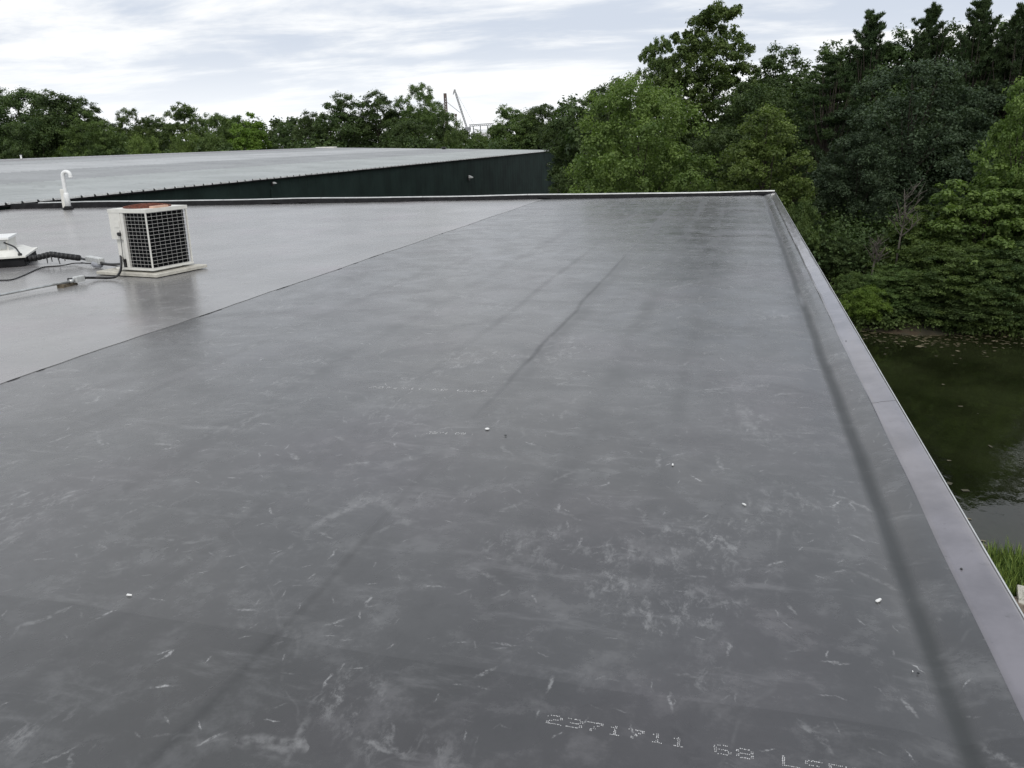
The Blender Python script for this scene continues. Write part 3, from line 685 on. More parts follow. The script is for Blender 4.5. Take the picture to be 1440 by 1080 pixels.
# ------------------------------------------------------------------ near bank: grass, slab, boulders
M_grass = bpy.data.materials.new('grass_blades'); M_grass.use_nodes = True
t = M_grass.node_tree; b = t.nodes['Principled BSDF']; b.inputs['Roughness'].default_value = .7
at_ = N(t, 'ShaderNodeAttribute'); at_.attribute_name = 'tone'
t.links.new(mixc(t, at_.outputs['Fac'], (.05, .10, .015), (.22, .30, .06)), b.inputs['Base Color'])
M_shgrass = mat('dull_grass', (.05, .06, .02), .9, noise=(3, .5))
def mesh_np(name, V, F, mtl, tone=None, smooth=False):
    me = bpy.data.meshes.new(name); nv, nf, k = len(V), len(F), F.shape[1]
    me.vertices.add(nv); me.vertices.foreach_set('co', V.astype(np.float32).ravel())
    me.loops.add(nf*k); me.loops.foreach_set('vertex_index', F.astype(np.int32).ravel())
    me.polygons.add(nf); me.polygons.foreach_set('loop_start', np.arange(0, nf*k, k, dtype=np.int32)); me.polygons.foreach_set('loop_total', np.full(nf, k, dtype=np.int32))
    me.update(calc_edges=True)
    if tone is not None:
        a = me.attributes.new('tone', 'FLOAT', 'FACE'); a.data.foreach_set('value', tone.astype(np.float32))
    me.materials.append(mtl); return me
def grass(name, xs, yf, n, h, seed, mtl=None):
    R = np.random.RandomState(seed); V = np.zeros((n, 3, 3)); 
    x = R.uniform(*xs, n); y = np.array([R.uniform(*yf(a)) for a in x]); z = np.array([ground_z(a, b_) for a, b_ in zip(x, y)])
    H_ = h*R.uniform(.4, 1.2, n); a = R.uniform(0, 6.28, n); wd = R.uniform(.012, .03, n)
    V[:, 0] = np.stack([x-wd*np.cos(a), y-wd*np.sin(a), z-.02], 1); V[:, 1] = np.stack([x+wd*np.cos(a), y+wd*np.sin(a), z-.02], 1)
    V[:, 2] = np.stack([x+R.normal(0, .3, n)*H_, y+R.normal(0, .3, n)*H_, z+H_], 1)
    me = mesh_np(name, V.reshape(-1, 3), np.arange(n*3).reshape(-1, 3), mtl or M_grass, R.uniform(0, 1, n))
    o_ = link(bpy.data.objects.new(name, me)); tag(o_, kind='stuff'); return o_
o_ = grass('bank_grass', (2.5, 11), lambda x: (12.9, shore_near(x)+.12), 16000, .40, 1); tag(o_, 'bright green tall grass on the near bank of the pond', 'grass')
o_ = grass('shore_grass', (3, 30), lambda x: (shore_far(x)+.7, shore_far(x)+2.2), 4500, .28, 2, M_shgrass); tag(o_, 'dark grass and weeds along the far shore of the pond', 'grass')
s0 = at_z(1429.5, 824.5, -5.75)
o_ = thing('garden_slab', tuple(s0), 'cream slab by the grassy bank below the roof edge', 'slab')
ax_ = np.array([.97, -.24, 0]); ay_ = np.array([.24, .97, 0])
MB().cbox(s0+ax_*.8-ay_*.30, (1.6, .60, .08), ax=[ax_, ay_, (0, 0, 1)], b=.01).build('top_slab', M_conc, o_)
MB().cbox(s0+ax_*.8-ay_*.30-(0, 0, .22), (1.45, .50, .36), ax=[ax_, ay_, (0, 0, 1)], b=.01).build('support_block', M_wallb, o_)
def boulder(p, r, label):
    R = np.random.RandomState(int(p[0]*100) % 1000); v_ = []; f_ = []
    for i in range(7):
        th = math.pi*i/6
        for k in range(10):
            ph = 2*math.pi*k/10; q = r*(1+R.uniform(-.13, .13)); v_.append((p[0]+q*math.sin(th)*math.cos(ph)*1.2, p[1]+q*math.sin(th)*math.sin(ph), p[2]+q*math.cos(th)*.7))
    for i in range(6):
        for k in range(10): f_.append((i*10+k, (i+1)*10+k, (i+1)*10+(k+1) % 10, i*10+(k+1) % 10))
    tag(MB().add(v_, f_).build('boulder', M_stone), label, 'boulder')
boulder(at_z(1437, 862, -5.95), .34, 'brown boulder below the cream slab at the right edge')
boulder(at_z(1446, 890, -5.95), .36, 'darker boulder half hidden by the roof edge, nearest the camera')
# floating leaves near the shores
R = np.random.RandomState(9); n = 2600
x = R.uniform(4, 45, n); d = np.abs(R.normal(0, 1.0, n))**1.5*.9; y = np.array([shore_far(a) for a in x])-d
k2 = R.rand(n) < .06; y[k2] = R.uniform(17, 34, k2.sum()); k3 = (R.rand(n) < .06) & ~k2; x[k3] = R.uniform(4.6, 8, k3.sum()); y[k3] = [shore_near(a)+abs(R.normal(0, .35)) for a in x[k3]]
V = np.zeros((n, 4, 3)); L_ = R.uniform(.02, .09, n)*(1+1*(R.rand(n) < .03)); wd = L_*R.uniform(.35, .8, n); a = R.uniform(0, 3.14, n)
for q, (p_, s_) in enumerate(((-1, -1), (1, -1), (1, 1), (-1, 1))):
    V[:, q] = np.stack([x+p_*L_*np.cos(a)-s_*wd*np.sin(a), y+p_*L_*np.sin(a)+s_*wd*np.cos(a), np.full(n, WATER_Z+.008)+R.uniform(0, .01, n)], 1)
M_float = bpy.data.materials.new('floating_leaf'); M_float.use_nodes = True; t = M_float.node_tree
at2 = N(t, 'ShaderNodeAttribute'); at2.attribute_name = 'tone'; t.links.new(mixc(t, at2.outputs['Fac'], (.05, .045, .02), (.20, .17, .11)), t.nodes['Principled BSDF'].inputs['Base Color'])
o_ = link(bpy.data.objects.new('floating_debris', mesh_np('floating_debris', V.reshape(-1, 3), np.arange(n*4).reshape(-1, 4), M_float, R.uniform(0, 1, n)**2)))
tag(o_, 'brown leaves and scum floating on the pond along the shores', 'floating debris', kind='stuff')

# ------------------------------------------------------------------ trees
def leaf_mat(name, lo, hi, trans=.25, gloss=.18):
    M = bpy.data.materials.new(name); M.use_nodes = True; t = M.node_tree; t.nodes.clear(); L = t.links.new
    o_ = N(t, 'ShaderNodeOutputMaterial'); pb = N(t, 'ShaderNodeBsdfPrincipled'); tr = N(t, 'ShaderNodeBsdfTranslucent'); mx = N(t, 'ShaderNodeMixShader')
    a = N(t, 'ShaderNodeAttribute'); a.attribute_name = 'tone'; oi = N(t, 'ShaderNodeObjectInfo'); tcn = N(t, 'ShaderNodeTexCoord')
    nn = N(t, 'ShaderNodeTexNoise', i_Scale=.7, i_Detail=3.0); L(tcn.outputs['Object'], nn.inputs[0])
    k = mth(t, 'ADD', mth(t, 'MULTIPLY', a.outputs['Fac'], .55), mth(t, 'MULTIPLY', rng(t, nn.outputs[0], .35, .65), .45))
    c = mixc(t, k, lo, hi)
    hs = N(t, 'ShaderNodeHueSaturation'); L(c, hs.inputs['Color']); L(mth(t, 'ADD', .492, mth(t, 'MULTIPLY', oi.outputs['Random'], .014)), hs.inputs['Hue'])
    L(mth(t, 'ADD', .85, mth(t, 'MULTIPLY', oi.outputs['Random'], .3)), hs.inputs['Value'])
    L(hs.outputs[0], pb.inputs['Base Color']); pb.inputs['Roughness'].default_value = .5; pb.inputs['Specular IOR Level'].default_value = gloss
    L(mixc(t, 1.0, hs.outputs[0], (1.3, 1.5, .6), 'MULTIPLY'), tr.inputs[0])
    mx.inputs[0].default_value = trans; L(pb.outputs[0], mx.inputs[1]); L(tr.outputs[0], mx.inputs[2]); L(mx.outputs[0], o_.inputs[0]); return M
LM = {
 'bright': leaf_mat('bright_green_leaves', (.055, .092, .026), (.20, .27, .080), .32),
 'mid':    leaf_mat('mid_green_leaves', (.040, .072, .024), (.15, .21, .064), .28),
 'dark':   leaf_mat('dark_green_leaves', (.030, .054, .021), (.105, .150, .052), .25),
 'oak':    leaf_mat('blue_green_leaves', (.028, .050, .028), (.100, .142, .080), .22),
 'pine':   leaf_mat('pine_needles', (.024, .044, .020), (.080, .118, .048), .2),
 'lime':   leaf_mat('yellow_green_leaves', (.07, .13, .02), (.20, .30, .06), .3),
}
def leaves(C_, Rr, zf, per, size, seed, asp=.6, mode='leaf', jit=.8, shell=.4, up=.55):
    R = np.random.RandomState(seed); C_ = np.array(C_); Rr = np.array(Rr); n = len(C_)*per
    idx = np.repeat(np.arange(len(C_)), per)
    d = R.normal(size=(n, 3)); d /= np.linalg.norm(d, axis=1, keepdims=True)
    rad = Rr[idx]*(R.rand(n)**shell)*(1+.18*R.normal(size=n))
    pos = C_[idx] + d*rad[:, None]*np.array((1, 1, zf))
    sz = size*R.uniform(.6, 1.3, n)
    if mode == 'leaf':
        nrm = d*.7 + np.array((0, 0, up)) + R.normal(size=(n, 3))*jit*.6
        nrm /= np.linalg.norm(nrm, axis=1, keepdims=True)
        tv = np.cross(nrm, R.normal(size=(n, 3))); tv /= np.linalg.norm(tv, axis=1, keepdims=True)
    else:
        tv = d*.8 + np.array((0, 0, .55)) + R.normal(size=(n, 3))*.35; tv /= np.linalg.norm(tv, axis=1, keepdims=True)
        nrm = np.cross(tv, R.normal(size=(n, 3))); nrm /= np.linalg.norm(nrm, axis=1, keepdims=True)
    bv = np.cross(nrm, tv)
    V = np.stack([pos-tv*sz[:, None]*.5, pos+bv*(sz*asp*.5)[:, None]+nrm*(sz*.08)[:, None], pos+tv*sz[:, None]*.5, pos-bv*(sz*asp*.5)[:, None]+nrm*(sz*.08)[:, None]], 1)
    cl = R.rand(len(C_))[idx]
    tone = np.clip(.55*R.rand(n)+.45*cl, 0, 1)
    return V.reshape(-1, 3), tone
def sph(R, n):
    d = R.normal(size=(n, 3)); return d/np.linalg.norm(d, axis=1, keepdims=True)
SPEC = {}
def finish(key, V, tone, tips, H, w, seed, tr=.16, limbs=14, bend=.25):
    me = mesh_np(key+'_crown', V, np.arange(len(V)).reshape(-1, 4), LM['mid'], tone)
    R = random.Random(seed); mb = MB(); pts = [(0, 0, -.6)]; top = H*.86
    for i in range(1, 8): z = top*i/7; pts.append((R.uniform(-bend, bend)*i/7, R.uniform(-bend, bend)*i/7, z))
    mb.tube(pts, [tr*1.5]+[tr*(1.05-.125*i) for i in range(1, 8)], 8)
    tips = list(tips); R.shuffle(tips)
    for tp in tips[:limbs]:
        k = max(1, min(6, int(tp[2]*.62/top*7))); p0 = np.array(pts[k]); p1 = np.array(tp); md = (p0*.45+p1*.55)+np.array((0, 0, -.03*H*(1 if tp[2] > H*.3 else .3)))+np.array([R.uniform(-.2, .2) for _ in range(3)])
        mb.tube([p0, md, p1], [tr*.42, tr*.25, tr*.07], 5)
    tm = bpy.data.meshes.new(key+'_trunk'); tm.from_pydata(mb.v, [], mb.f); tm.materials.append(M_bark); tm.update()
    SPEC[key] = (me, tm, H, w)
def broad(key, seed, H=12, w=8, base=.12, lobes=16, lr=.22, clumps=16, per=110, size=.24, airy=0.0, zf=.8, egg=.55, jag=.25, **kw):
    """round crown: big lobes on an egg, leaf clumps on each lobe"""
    R = np.random.RandomState(seed); C_ = []; Rr = []; tips = []
    zc = H*(base+(1-base)*egg*.9); rz = H*(1-base)/2; rx = w/2
    for i in range(lobes):
        g_ = (i+.5)/lobes; cz = 1-2*g_; ph = i*2.39996+R.uniform(-.3, .3); sr = math.sqrt(max(0, 1-cz*cz))
        k = (R.uniform(.88, .97) if i < 4 else R.uniform(1-jag*1.4, 1+jag*.35))*(1-lr*.9)
        zz = H*base + rz*(1+cz*k) ; 
        # egg shape: widest lower down
        hfr = (zz/H-base)/(1-base); wmul = 1.0-.24*max(0, hfr-egg)/(1-egg)*1.0
        c = np.array((rx*sr*k*math.cos(ph)*wmul, rx*sr*k*math.sin(ph)*wmul, zz)); L_ = w*lr*R.uniform(.75, 1.2); tips.append(c)
        dd = sph(R, clumps); dd[:, 2] = np.where(dd[:, 2] < -.35, -dd[:, 2], dd[:, 2])
        for q in dd:
            C_.append(c+q*L_*R.uniform(.65, 1.08)*np.array((1, 1, zf))); Rr.append(L_*R.uniform(.26, .46)*(1-airy*.35))
    n_in = int(lobes*clumps*(.16*(1-airy)))
    for _ in range(n_in):
        q = sph(R, 1)[0]*R.rand()**.5*.62; C_.append(np.array((q[0]*rx, q[1]*rx, zc+q[2]*rz))); Rr.append(w*.10)
    V, tone = leaves(C_, Rr, .75, per, size, seed+1, **kw)
    finish(key, V, tone, tips, H, w, seed)
def pine(key, seed, H=16, w=8, per=55, size=.34, base=.12, whorls=15, spiky=.0):
    R = np.random.RandomState(seed); C_ = []; Rr = []; tips = []
    for i in range(whorls):
        h = base+(1-base)*(i+.3*R.rand())/whorls; z = H*h; k = (h-base)/(1-base)
        Lr = w/2*((1-k)**.65)*(.30+.7*min(1, k*6+.5)); nb = R.randint(5, 8); a0 = R.rand()*6.28
        zw = z
        for j in range(nb):
            z = zw+R.normal()*.42*H*(1-base)/whorls
            a = a0+j*6.28/nb+R.uniform(-.25, .25); Lb = Lr*R.uniform(.5, 1.25)+.15; rise = R.uniform(.02, .22)+spiky*k
            for s_ in np.arange(.30, 1.001, .14):
                C_.append((math.cos(a)*Lb*s_+R.normal()*.1, math.sin(a)*Lb*s_+R.normal()*.1, z+Lb*s_*s_*rise+R.normal()*.06)); Rr.append((.22+.30*math.sin(min(1, s_)*2.4))*(w/8)*R.uniform(.8, 1.25)*(1-.62*k))
            tips.append((math.cos(a)*Lb, math.sin(a)*Lb, z+Lb*rise))
    for z in np.linspace(H*.86, H*1.0, 7): C_.append((R.normal()*.05, R.normal()*.05, z)); Rr.append(.16*(1.25-z/H)*3)
    V, tone = leaves(C_, Rr, .42, per, size, seed+1, asp=.16, mode='needle', shell=.5)
    finish(key, V, tone, tips, H, w, seed, tr=.17, limbs=70, bend=.1)
def layered(key, seed, H=8, w=8, per=60, size=.2, tiers=11, zf=.30, n0=9, base=.04, asp=.55):
    """domed crown with foliage held in flat overlapping sprays"""
    R = np.random.RandomState(seed); C_ = []; Rr = []; tips = []
    for i in range(tiers):
        k = i/(tiers-1); z = H*(base+(.97-base)*k); rr = w/2*math.sqrt(max(.03, 1-(k*.97)**2.2))
        nb = max(4, int(n0*2.0*rr/(w/2)))
        for j in range(nb):
            a = R.rand()*6.28; r_ = rr*R.uniform(.72, 1.06)
            c = np.array((math.cos(a)*r_, math.sin(a)*r_, z+R.normal()*.5)); tips.append(c)
            for q in range(5):
                C_.append(c+np.array((R.normal()*.45, R.normal()*.45, R.normal()*.09-q*.03))*w/8); Rr.append(w/8*R.uniform(.28, .52))
        for j in range(nb//2):
            a = R.rand()*6.28; r_ = rr*R.rand()**.5*.7; C_.append((math.cos(a)*r_, math.sin(a)*r_, z)); Rr.append(w/8*.6)
    V, tone = leaves(C_, Rr, zf, per, size, seed+1, asp=asp, up=1.1, shell=.5)
    finish(key, V, tone, tips, H, w, seed, tr=.11, limbs=26)

broad('round', 11, 12, 9, base=.06, lobes=30, lr=.17, clumps=16, per=75, size=.21, jag=.2)
broad('round2', 12, 12, 9, base=.04, lobes=34, lr=.15, clumps=15, per=75, size=.21, jag=.27)
broad('tree_big', 13, 12, 9.5, base=.03, lobes=30, lr=.16, clumps=18, per=85, size=.19, egg=.5, jag=.28)
broad('poplar', 14, 18, 10, base=.08, lobes=78, lr=.115, clumps=14, per=56, size=.24, airy=.35, jag=.30, egg=.66)
broad('oak', 15, 14, 11, base=.04, lobes=42, lr=.125, clumps=16, per=62, size=.19, jag=.22, egg=.6, zf=.65)
broad('willow', 16, 13, 10, base=.05, lobes=44, lr=.14, clumps=15, per=80, size=.20, airy=.3, asp=.42, jag=.24)
pine('pine', 17, 16, 9, whorls=18, per=50)
pine('pine2', 18, 16, 8, whorls=23, spiky=.5, per=45, size=.40)
broad('slim', 23, 12, 5.6, base=.03, lobes=34, lr=.19, clumps=14, per=60, size=.19, jag=.15, egg=.5)
broad('slim2', 24, 12, 5.2, base=.03, lobes=34, lr=.18, clumps=14, per=60, size=.19, jag=.2, egg=.55)
layered('maple', 19, 8, 8, per=62, size=.24, asp=.75, zf=.6)
layered('spray', 20, 7, 9, per=70, size=.17, tiers=15, zf=.48)
broad('bush', 21, 4, 4.5, base=.0, lobes=16, lr=.2, clumps=16, per=70, size=.13, jag=.3)

def tree(kind, spec, leaf, px, topy, wpx, Y, label, basez=None, rot=None, group=None, cat='tree'):
    P = at_y(px, topy, Y); x = float(P[0]); gz = ground_z(x, Y) if basez is None else basez
    dep = float((P-CP) @ fw); W = wpx/1120*dep; h = float(P[2])-gz
    if spec in ('round', 'round2', 'tree_big', 'willow') and W/h < .60: spec = 'slim' if rnd.random() < .5 else 'slim2'
    crown_me, trunk_me, H, w_ = SPEC[spec]
    o_ = thing(kind, (x, Y, gz), label, cat, group)
    o_.scale = (W/w_, W/w_, h/H); o_.rotation_euler = (0, 0, rnd.uniform(0, 6.28) if rot is None else rot)
    for nm, me in (('trunk', trunk_me), ('crown', crown_me)):
        c = bpy.data.objects.new(nm, me); COL.objects.link(c); c.parent = o_
        if nm == 'crown':
            c.material_slots[0].link = 'OBJECT'; c.material_slots[0].material = LM[leaf]
    return o_
T = tree
# --- across the pond and behind the far roof edge
T('broadleaf_tree', 'tree_big', 'bright', 898, 103, 205, 44, 'large bright green broadleaf tree just beyond the far roof edge, right of the green wall')
T('cottonwood_tree', 'poplar', 'mid', 1000, -2, 165, 60, 'tallest airy tree standing against the sky behind the bright green tree')
T('cottonwood_tree', 'poplar', 'mid', 928, 45, 80, 58, 'narrower airy tree left of the tallest one')
T('broadleaf_tree', 'round2', 'dark', 855, 104, 85, 62, 'dark tree showing above the left side of the bright green tree')
T('broadleaf_tree', 'round', 'dark', 806, 130, 80, 70, 'dark tree directly right of the green wall corner, behind the bright tree')
T('broadleaf_tree', 'round2', 'dark', 762, 143, 80, 108, 'dark tree above the far corner of the green wall')
T('broadleaf_tree', 'willow', 'mid', 716, 143, 62, 118, 'thin topped mid green tree right of the far crane')
T('broadleaf_tree', 'round', 'dark', 1095, 55, 110, 64, 'dark round tree right of the tallest airy tree')
T('broadleaf_tree', 'round2', 'dark', 1060, 110, 150, 56, 'dark tree in the gap between the tallest airy tree and the pines')
T('broadleaf_tree', 'round2', 'dark', 1018, 175, 120, 52, 'shaded tree in the dark gap right of the bright green tree')
T('sapling_tree', 'tree_big', 'bright', 1082, 140, 125, 43, 'smaller bright green tree in front of the pines, left of the roof corner')
T('pine_tree', 'pine', 'pine', 1172, 80, 190, 50, 'tiered white pine with flat dark boughs above the roof corner')
T('pine_tree', 'pine2', 'pine', 1228, 16, 125, 54, 'pine with a ragged leader left of the highest pines')
T('pine_tree', 'pine', 'pine', 1150, 92, 120, 66, 'background pine left of the ragged leader')
T('pine_tree', 'pine', 'pine', 1120, 190, 100, 44, 'small dark pine behind the roof corner')
T('broadleaf_tree', 'round', 'dark', 1272, 30, 130, 54, 'dark round tree between the ragged pine and the high pines')
T('pine_tree', 'pine2', 'pine', 1312, 8, 125, 53, 'left one of the three high pines at the top right')
T('pine_tree', 'pine2', 'pine', 1384, -4, 130, 51, 'middle one of the three high pines at the top right')
T('pine_tree', 'pine2', 'pine', 1440, 8, 130, 50, 'right one of the three high pines at the top right')
T('broadleaf_tree', 'round2', 'dark', 1190, 48, 130, 56, 'dark crown between the background pine and the ragged pine')
T('broadleaf_tree', 'round', 'dark', 1348, 22, 140, 54, 'dark round crown between the left and middle high pines')
T('broadleaf_tree', 'round2', 'dark', 1415, 20, 140, 53, 'dark round crown between the middle and right high pines')
T('broadleaf_tree', 'poplar', 'dark', 1230, 60, 140, 57, 'dark loose crown just left of the top of the blue green oak')
T('oak_tree', 'oak', 'oak', 1292, 72, 245, 48, 'big blue green oak with billowing clumps, centre of the wood across the pond')
T('oak_tree', 'oak', 'oak', 1215, 175, 150, 46, 'darker oak with low limbs left of the big blue green oak')
T('broadleaf_tree', 'round2', 'oak', 1400, 110, 150, 50, 'dark crown right of the big blue green oak')
T('broadleaf_tree', 'willow', 'bright', 1455, 95, 110, 41, 'yellow green tree cut by the right edge of the view')
T('maple_tree', 'maple', 'bright', 1392, 248, 175, 40, 'layered bright green maple on the right of the far shore')
T('maple_tree', 'maple', 'bright', 1300, 300, 110, 40.5, 'smaller maple left of the layered bright one')
T('maple_tree', 'spray', 'mid', 1345, 345, 170, 37.6, 'low spreading shrubby tree with flat sprays over the water')
T('maple_tree', 'spray', 'dark', 1420, 350, 150, 37.7, 'spreading shrub at the right end of the far shore')
T('shrub', 'spray', 'mid', 1270, 380, 110, 37.3, 'low shrub with flat sprays right of the small yellow green bush', cat='shrub')
T('shrub', 'bush', 'lime', 1221, 405, 66, 35.9, 'small yellow green bush at the water edge beside the roof', cat='shrub')
T('shrub', 'bush', 'mid', 1250, 372, 60, 40, 'mid green bush behind the small yellow green bush', cat='shrub')
T('shrub', 'round2', 'dark', 1175, 330, 90, 41, 'dark bush in the shade beside the roof edge', cat='shrub')
T('shrub', 'bush', 'mid', 1128, 285, 60, 41, 'dim green bush just right of the roof corner', cat='shrub')
T('shrub', 'bush', 'mid', 1198, 385, 60, 38.5, 'shaded bush left of the small yellow green bush', cat='shrub')
T('shrub', 'bush', 'dark', 1290, 418, 90, 36.4, 'low dark bush at the water edge right of the small yellow green bush', cat='shrub')
T('shrub', 'bush', 'dark', 1430, 420, 90, 36.3, 'low dark bush overhanging the water at the right edge', cat='shrub')
T('shrub', 'bush', 'dark', 1340, 415, 120, 36.3, 'low dark bush overhanging the water in the middle of the far shore', cat='shrub')
T('shrub', 'bush', 'mid', 1385, 402, 100, 36.6, 'low mid green bush overhanging the water right of the middle', cat='shrub')
for px, ty, w_, Y, lb in ((1520, 0, 170, 50, 'tall dark tree just beyond the right edge of the view'), (1620, 60, 170, 52, 'second dark tree beyond the right edge of the view'), (1560, 220, 200, 42, 'low dark tree on the shore just beyond the right edge of the view'), (1720, 30, 170, 60, 'tallest dark tree farthest beyond the right edge of the view'), (1690, 240, 200, 40, 'low dark shore tree farthest beyond the right edge of the view')):
    T('broadleaf_tree', 'oak', 'dark', px, ty, w_, Y, lb)
# --- beyond the warehouse
T('broadleaf_tree', 'round', 'dark', 20, 120, 130, 112, 'tall dark tree at the far left behind the warehouse')
T('broadleaf_tree', 'round2', 'dark', 74, 122, 95, 108, 'second tall dark tree from the left behind the warehouse')
T('broadleaf_tree', 'willow', 'dark', 112, 132, 70, 114, 'thin edged dark tree at the right of the tall left group')
T('broadleaf_tree', 'round2', 'dark', 45, 160, 110, 104, 'low dark tree filling under the tall left group')
T('broadleaf_tree', 'round', 'dark', -60, 125, 140, 110, 'tall dark tree just beyond the left edge of the view')
T('spreading_tree', 'spray', 'mid', 128, 172, 100, 104, 'low spreading tree with flat sprays in front of the left group')
T('broadleaf_tree', 'willow', 'mid', 178, 152, 80, 118, 'feathery mid green tree right of the tall left group')
T('broadleaf_tree', 'round', 'dark', 215, 158, 60, 122, 'dark tree between the feathery tree and the ragged peak')
T('broadleaf_tree', 'round2', 'mid', 253, 140, 66, 114, 'mid green tree with a ragged peak, left of centre')
T('broadleaf_tree', 'round', 'mid', 300, 156, 70, 122, 'mid green tree right of the ragged peak')
T('broadleaf_tree', 'round2', 'mid', 330, 160, 70, 126, 'tree showing above the yellow green tree')
T('spreading_tree', 'maple', 'lime', 350, 170, 70, 108, 'yellow green tree standing low behind the warehouse ridge')
T('shrub', 'bush', 'bright', 200, 192, 60, 104, 'pale bush behind the ridge right of the spreading tree', cat='shrub')
T('shrub', 'bush', 'mid', 160, 186, 60, 106, 'mid green bush right behind the spreading tree', cat='shrub')
T('shrub', 'bush', 'bright', 262, 190, 60, 104, 'pale bush under the ragged peak tree', cat='shrub')
T('shrub', 'bush', 'mid', 300, 188, 60, 105, 'mid green bush left of the yellow green tree', cat='shrub')
T('shrub', 'bush', 'lime', 86, 210, 34, 104, 'small pale bush low at the left of the ridge', cat='shrub')
T('broadleaf_tree', 'round2', 'dark', 398, 168, 50, 112, 'small dark tree right of the yellow green tree')
T('broadleaf_tree', 'round', 'dark', 432, 152, 56, 112, 'dark tree left of the big dark clump')
T('broadleaf_tree', 'round', 'dark', 478, 126, 84, 112, 'left half of the big dark clump near the middle')
T('broadleaf_tree', 'round2', 'dark', 528, 122, 74, 114, 'right half of the big dark clump near the middle')
T('willow_tree', 'willow', 'mid', 588, 117, 105, 116, 'big loose willow like tree left of the far crane')
T('broadleaf_tree', 'willow', 'dark', 622, 150, 34, 112, 'thin dark tree at the right foot of the willow like tree')
T('broadleaf_tree', 'round2', 'dark', 575, 165, 80, 108, 'low dark tree under the willow like tree')
T('shrub', 'bush', 'mid', 638, 184, 50, 106, 'low bush in front of the far crane', cat='shrub')
T('shrub', 'bush', 'mid', 672, 190, 56, 108, 'low bush in the gap under the far beam', cat='shrub')
T('broadleaf_tree', 'round', 'mid', 700, 170, 44, 112, 'low mid green tree right of the gap with the far beam')
T('broadleaf_tree', 'round', 'mid', 738, 160, 70, 106, 'mid green tree left of the far wall corner')
T('broadleaf_tree', 'round2', 'dark', 785, 165, 70, 104, 'dark tree touching the far wall corner')
T('shrub', 'bush', 'dark', 800, 240, 60, 60, 'dark bush low beside the green wall corner', cat='shrub')

# mass of the wood behind the separate trees
def woodland(name, xs, ys, n_cl, tops, seed, label, leaf, size=.42, per=60):
    rlo, rhi = (.25, .5) if size < .15 else (.8, 1.7)
    R = np.random.RandomState(seed); C_ = []; Rr = []
    for _ in range(n_cl):
        x_ = R.uniform(*xs); y_ = R.uniform(*ys); top = tops(x_, y_); gz = ground_z(x_, y_)
        C_.append((x_, y_, gz+(top-gz)*R.rand()**.6)); Rr.append(R.uniform(rlo, rhi))
    V, tone = leaves(C_, Rr, .7, per, size, seed+1)
    o_ = link(bpy.data.objects.new(name, mesh_np(name, V, np.arange(len(V)).reshape(-1, 4), LM[leaf], tone))); tag(o_, label, 'wood', kind='stuff')
woodland('distant_wood', (-14, 75), (66, 84), 1500, lambda x, y: 3.2+1.1*math.sin(x*.35)+min(3.5, max(0, (x+2)*.25)), 31, 'dark mass of trees closing the wood behind the pines and oak', 'dark')
woodland('distant_wood', (-170, -18), (126, 146), 1500, lambda x, y: (2.3 if abs(x/y+.325) < .045 else 5.2)+1.0*math.sin(x*.21)+.8*math.sin(x*.09+1), 33, 'low dark belt of trees behind the far warehouse', 'dark', .6, 55)
woodland('undergrowth', (-165, -24), (102.5, 108), 900, lambda x, y: 1.6+.6*math.sin(x*.4), 39, 'low scrub behind the warehouse ridge', 'dark', .4, 50)
woodland('undergrowth', (-10, 45), (40, 47), 1300, lambda x, y: ground_z(x, y)+2.8, 35, 'dark undergrowth beneath the trees across the pond', 'dark', .17, 90)

woodland('bank_weeds', (3, 40), (35.25, 37.6), 1500, lambda x, y: ground_z(x, y)+.25+min(.35, max(0, y-36)*.5)+.5*max(0, math.sin(x*1.3)), 37, 'low dark weeds overhanging the far bank of the pond', 'mid', .13, 60)
# dead trees
def dead(px, topy, basey, Y, label, seed):
    R = random.Random(seed); p = at_y(px, topy, Y); h = p[2]-at_y(px, basey, Y)[2]; bx = np.array((p[0], Y, p[2]-h))
    gz = ground_z(p[0], Y); o_ = thing('dead_tree', (p[0], Y, gz), label, 'dead tree'); mb = MB()
    trk = [np.array((p[0]-.1, Y, gz)), bx, bx+np.array((.1, 0, h*.45)), bx+np.array((-.05, 0, h*.95))]
    MB().tube(trk, [.07, .04, .03, .010], 7).build('trunk', M_dead, o_, True)
    for i in range(16):
        k = R.uniform(.0, .85); b0 = bx+np.array((.05, 0, h*k)); a = R.uniform(0, 6.28); L_ = h*(.55-.3*k)*R.uniform(.6, 1.2)
        e_ = b0+np.array((math.cos(a)*L_*.6, math.sin(a)*L_*.3-.3, L_*.75)); md = (b0+e_)/2+np.array((0, 0, -.08))
        mb.tube([b0, md, e_], [.022, .015, .006], 5)
        for q in range(3):
            s_ = md+(e_-md)*R.uniform(0, .7); mb.tube([s_, s_+np.array((R.uniform(-.4, .4), R.uniform(-.3, .1), R.uniform(.2, .55)))], [.014, .005], 4)
    mb.build('branches', M_dead, o_)
dead(1274, 262, 335, 39.6, 'bare pale dead tree standing against the dark oak', 4)
dead(1232, 340, 372, 39.4, 'small bare snag low and left of the pale dead tree', 8)

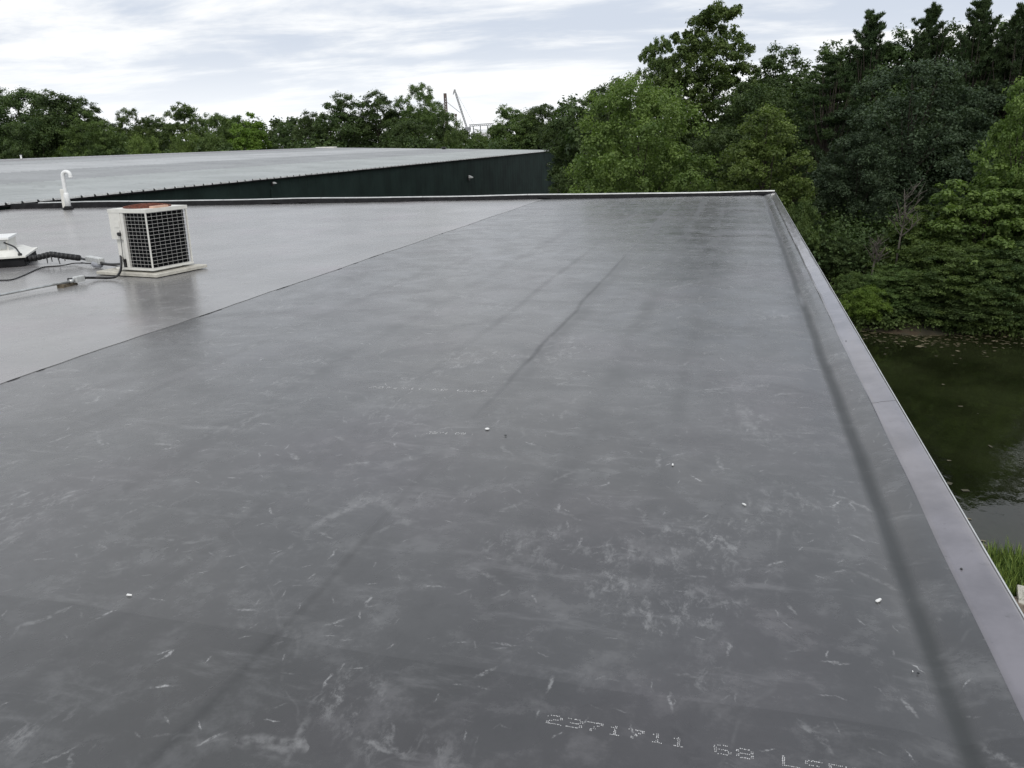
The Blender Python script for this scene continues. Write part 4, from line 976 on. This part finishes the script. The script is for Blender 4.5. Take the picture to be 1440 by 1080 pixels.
# ------------------------------------------------------------------ far crane and masts
def lattice(m_, p0, p1, wd, r_, n_):
    p0 = np.array(p0, float); p1 = np.array(p1, float); d_ = (p1-p0); d_ /= np.linalg.norm(d_); a_ = np.cross(d_, (0, 1, 0)); a_ /= np.linalg.norm(a_); c_ = np.cross(d_, a_)
    cs_ = [a_*sx+c_*sy for sx in (-.5, .5) for sy in (-.5, .5)]
    for c in cs_: m_.tube([p0+c*wd, p1+c*wd], r_, 4)
    for i in range(n_):
        q0 = p0+(p1-p0)*i/n_; q1 = p0+(p1-p0)*(i+1)/n_
        m_.tube([q0+cs_[0]*wd, q1+cs_[2]*wd], r_*.7, 3); m_.tube([q0+cs_[3]*wd, q1+cs_[1]*wd], r_*.7, 3)
cr = thing('distant_crane', (-99.9, 300, -6), 'slender lattice boom crane rising in the gap between far trees', 'crane')
m_ = MB(); lattice(m_, (-99.6, 300, 6.4), (-103.8, 300, 20.0), .45, .09, 16); m_.build('boom', M_far, cr)
MB().cbox((-99.2, 300, 5.8), (2.0, 2, 1.4), b=.2).build('cab', M_far, cr)
MB().tube([(-104.4, 300, 18.2), (-104.0, 300, 19.4)], .18, 6).build('hook_block', M_far, cr)
MB().tube([(-103.8, 300, 20), (-96.8, 300, 7.6)], .04, 4).build('hoist_rope', M_far, cr)
MB().box((-99, 300, -.6), (.9, .9, 11)).build('base_tower', M_far, cr)
mt = thing('distant_mast', (-107.6, 300, -6), 'dark stubby mast rising behind the willow like tree with a stay to the right', 'mast')
m_ = MB(); lattice(m_, (-107.2, 300, -6), (-107.6, 300, 18.6), .7, .16, 26); m_.build('tower', M_farb, mt)
MB().box((-107.6, 300, 18.2), (.9, .9, 1.2)).build('head', M_farb, mt)
MB().tube([(-107.3, 300, 15.9), (-101.8, 300, 11.6)], .10, 5).build('stay', M_far, mt)
m2 = thing('distant_mast', (-103.7, 300, -6), 'small short mast just left of the far crane boom', 'mast')
MB().tube([(-103.7, 300, -6), (-103.7, 300, 10.6)], .25, 6).build('pole', M_farb, m2); MB().box((-103.7, 300, 10.9), (.7, .7, .9)).build('head', M_farb, m2)
bm_ = thing('distant_conveyor', (-94, 300, -6), 'thin level beam bridging the gap in the far trees', 'conveyor')
m_ = MB(); lattice(m_, (-98.6, 300, 7.0), (-89.0, 300, 7.2), .6, .10, 12); m_.build('beam', M_far, bm_)
for xx in (-97, -94.2, -91.4): MB().box((xx, 300, .2), (.3, .3, 13)).build('leg', M_far, bm_)
ds = thing('distant_shed', (-96, 310, -6), 'tiny white shed roof under the far beam', 'building')
MB().box((-96, 312, -.8), (9, 8, 10.4)).build('wall', M_farw, ds)
MB().add([(-100.6, 308, 4.4), (-91.4, 308, 4.4), (-91.4, 316, 4.4), (-100.6, 316, 4.4), (-100.6, 312, 5.7), (-91.4, 312, 5.7)], [(0, 1, 5, 4), (2, 3, 4, 5), (0, 4, 3), (1, 2, 5)]).build('roof', M_farw, ds)
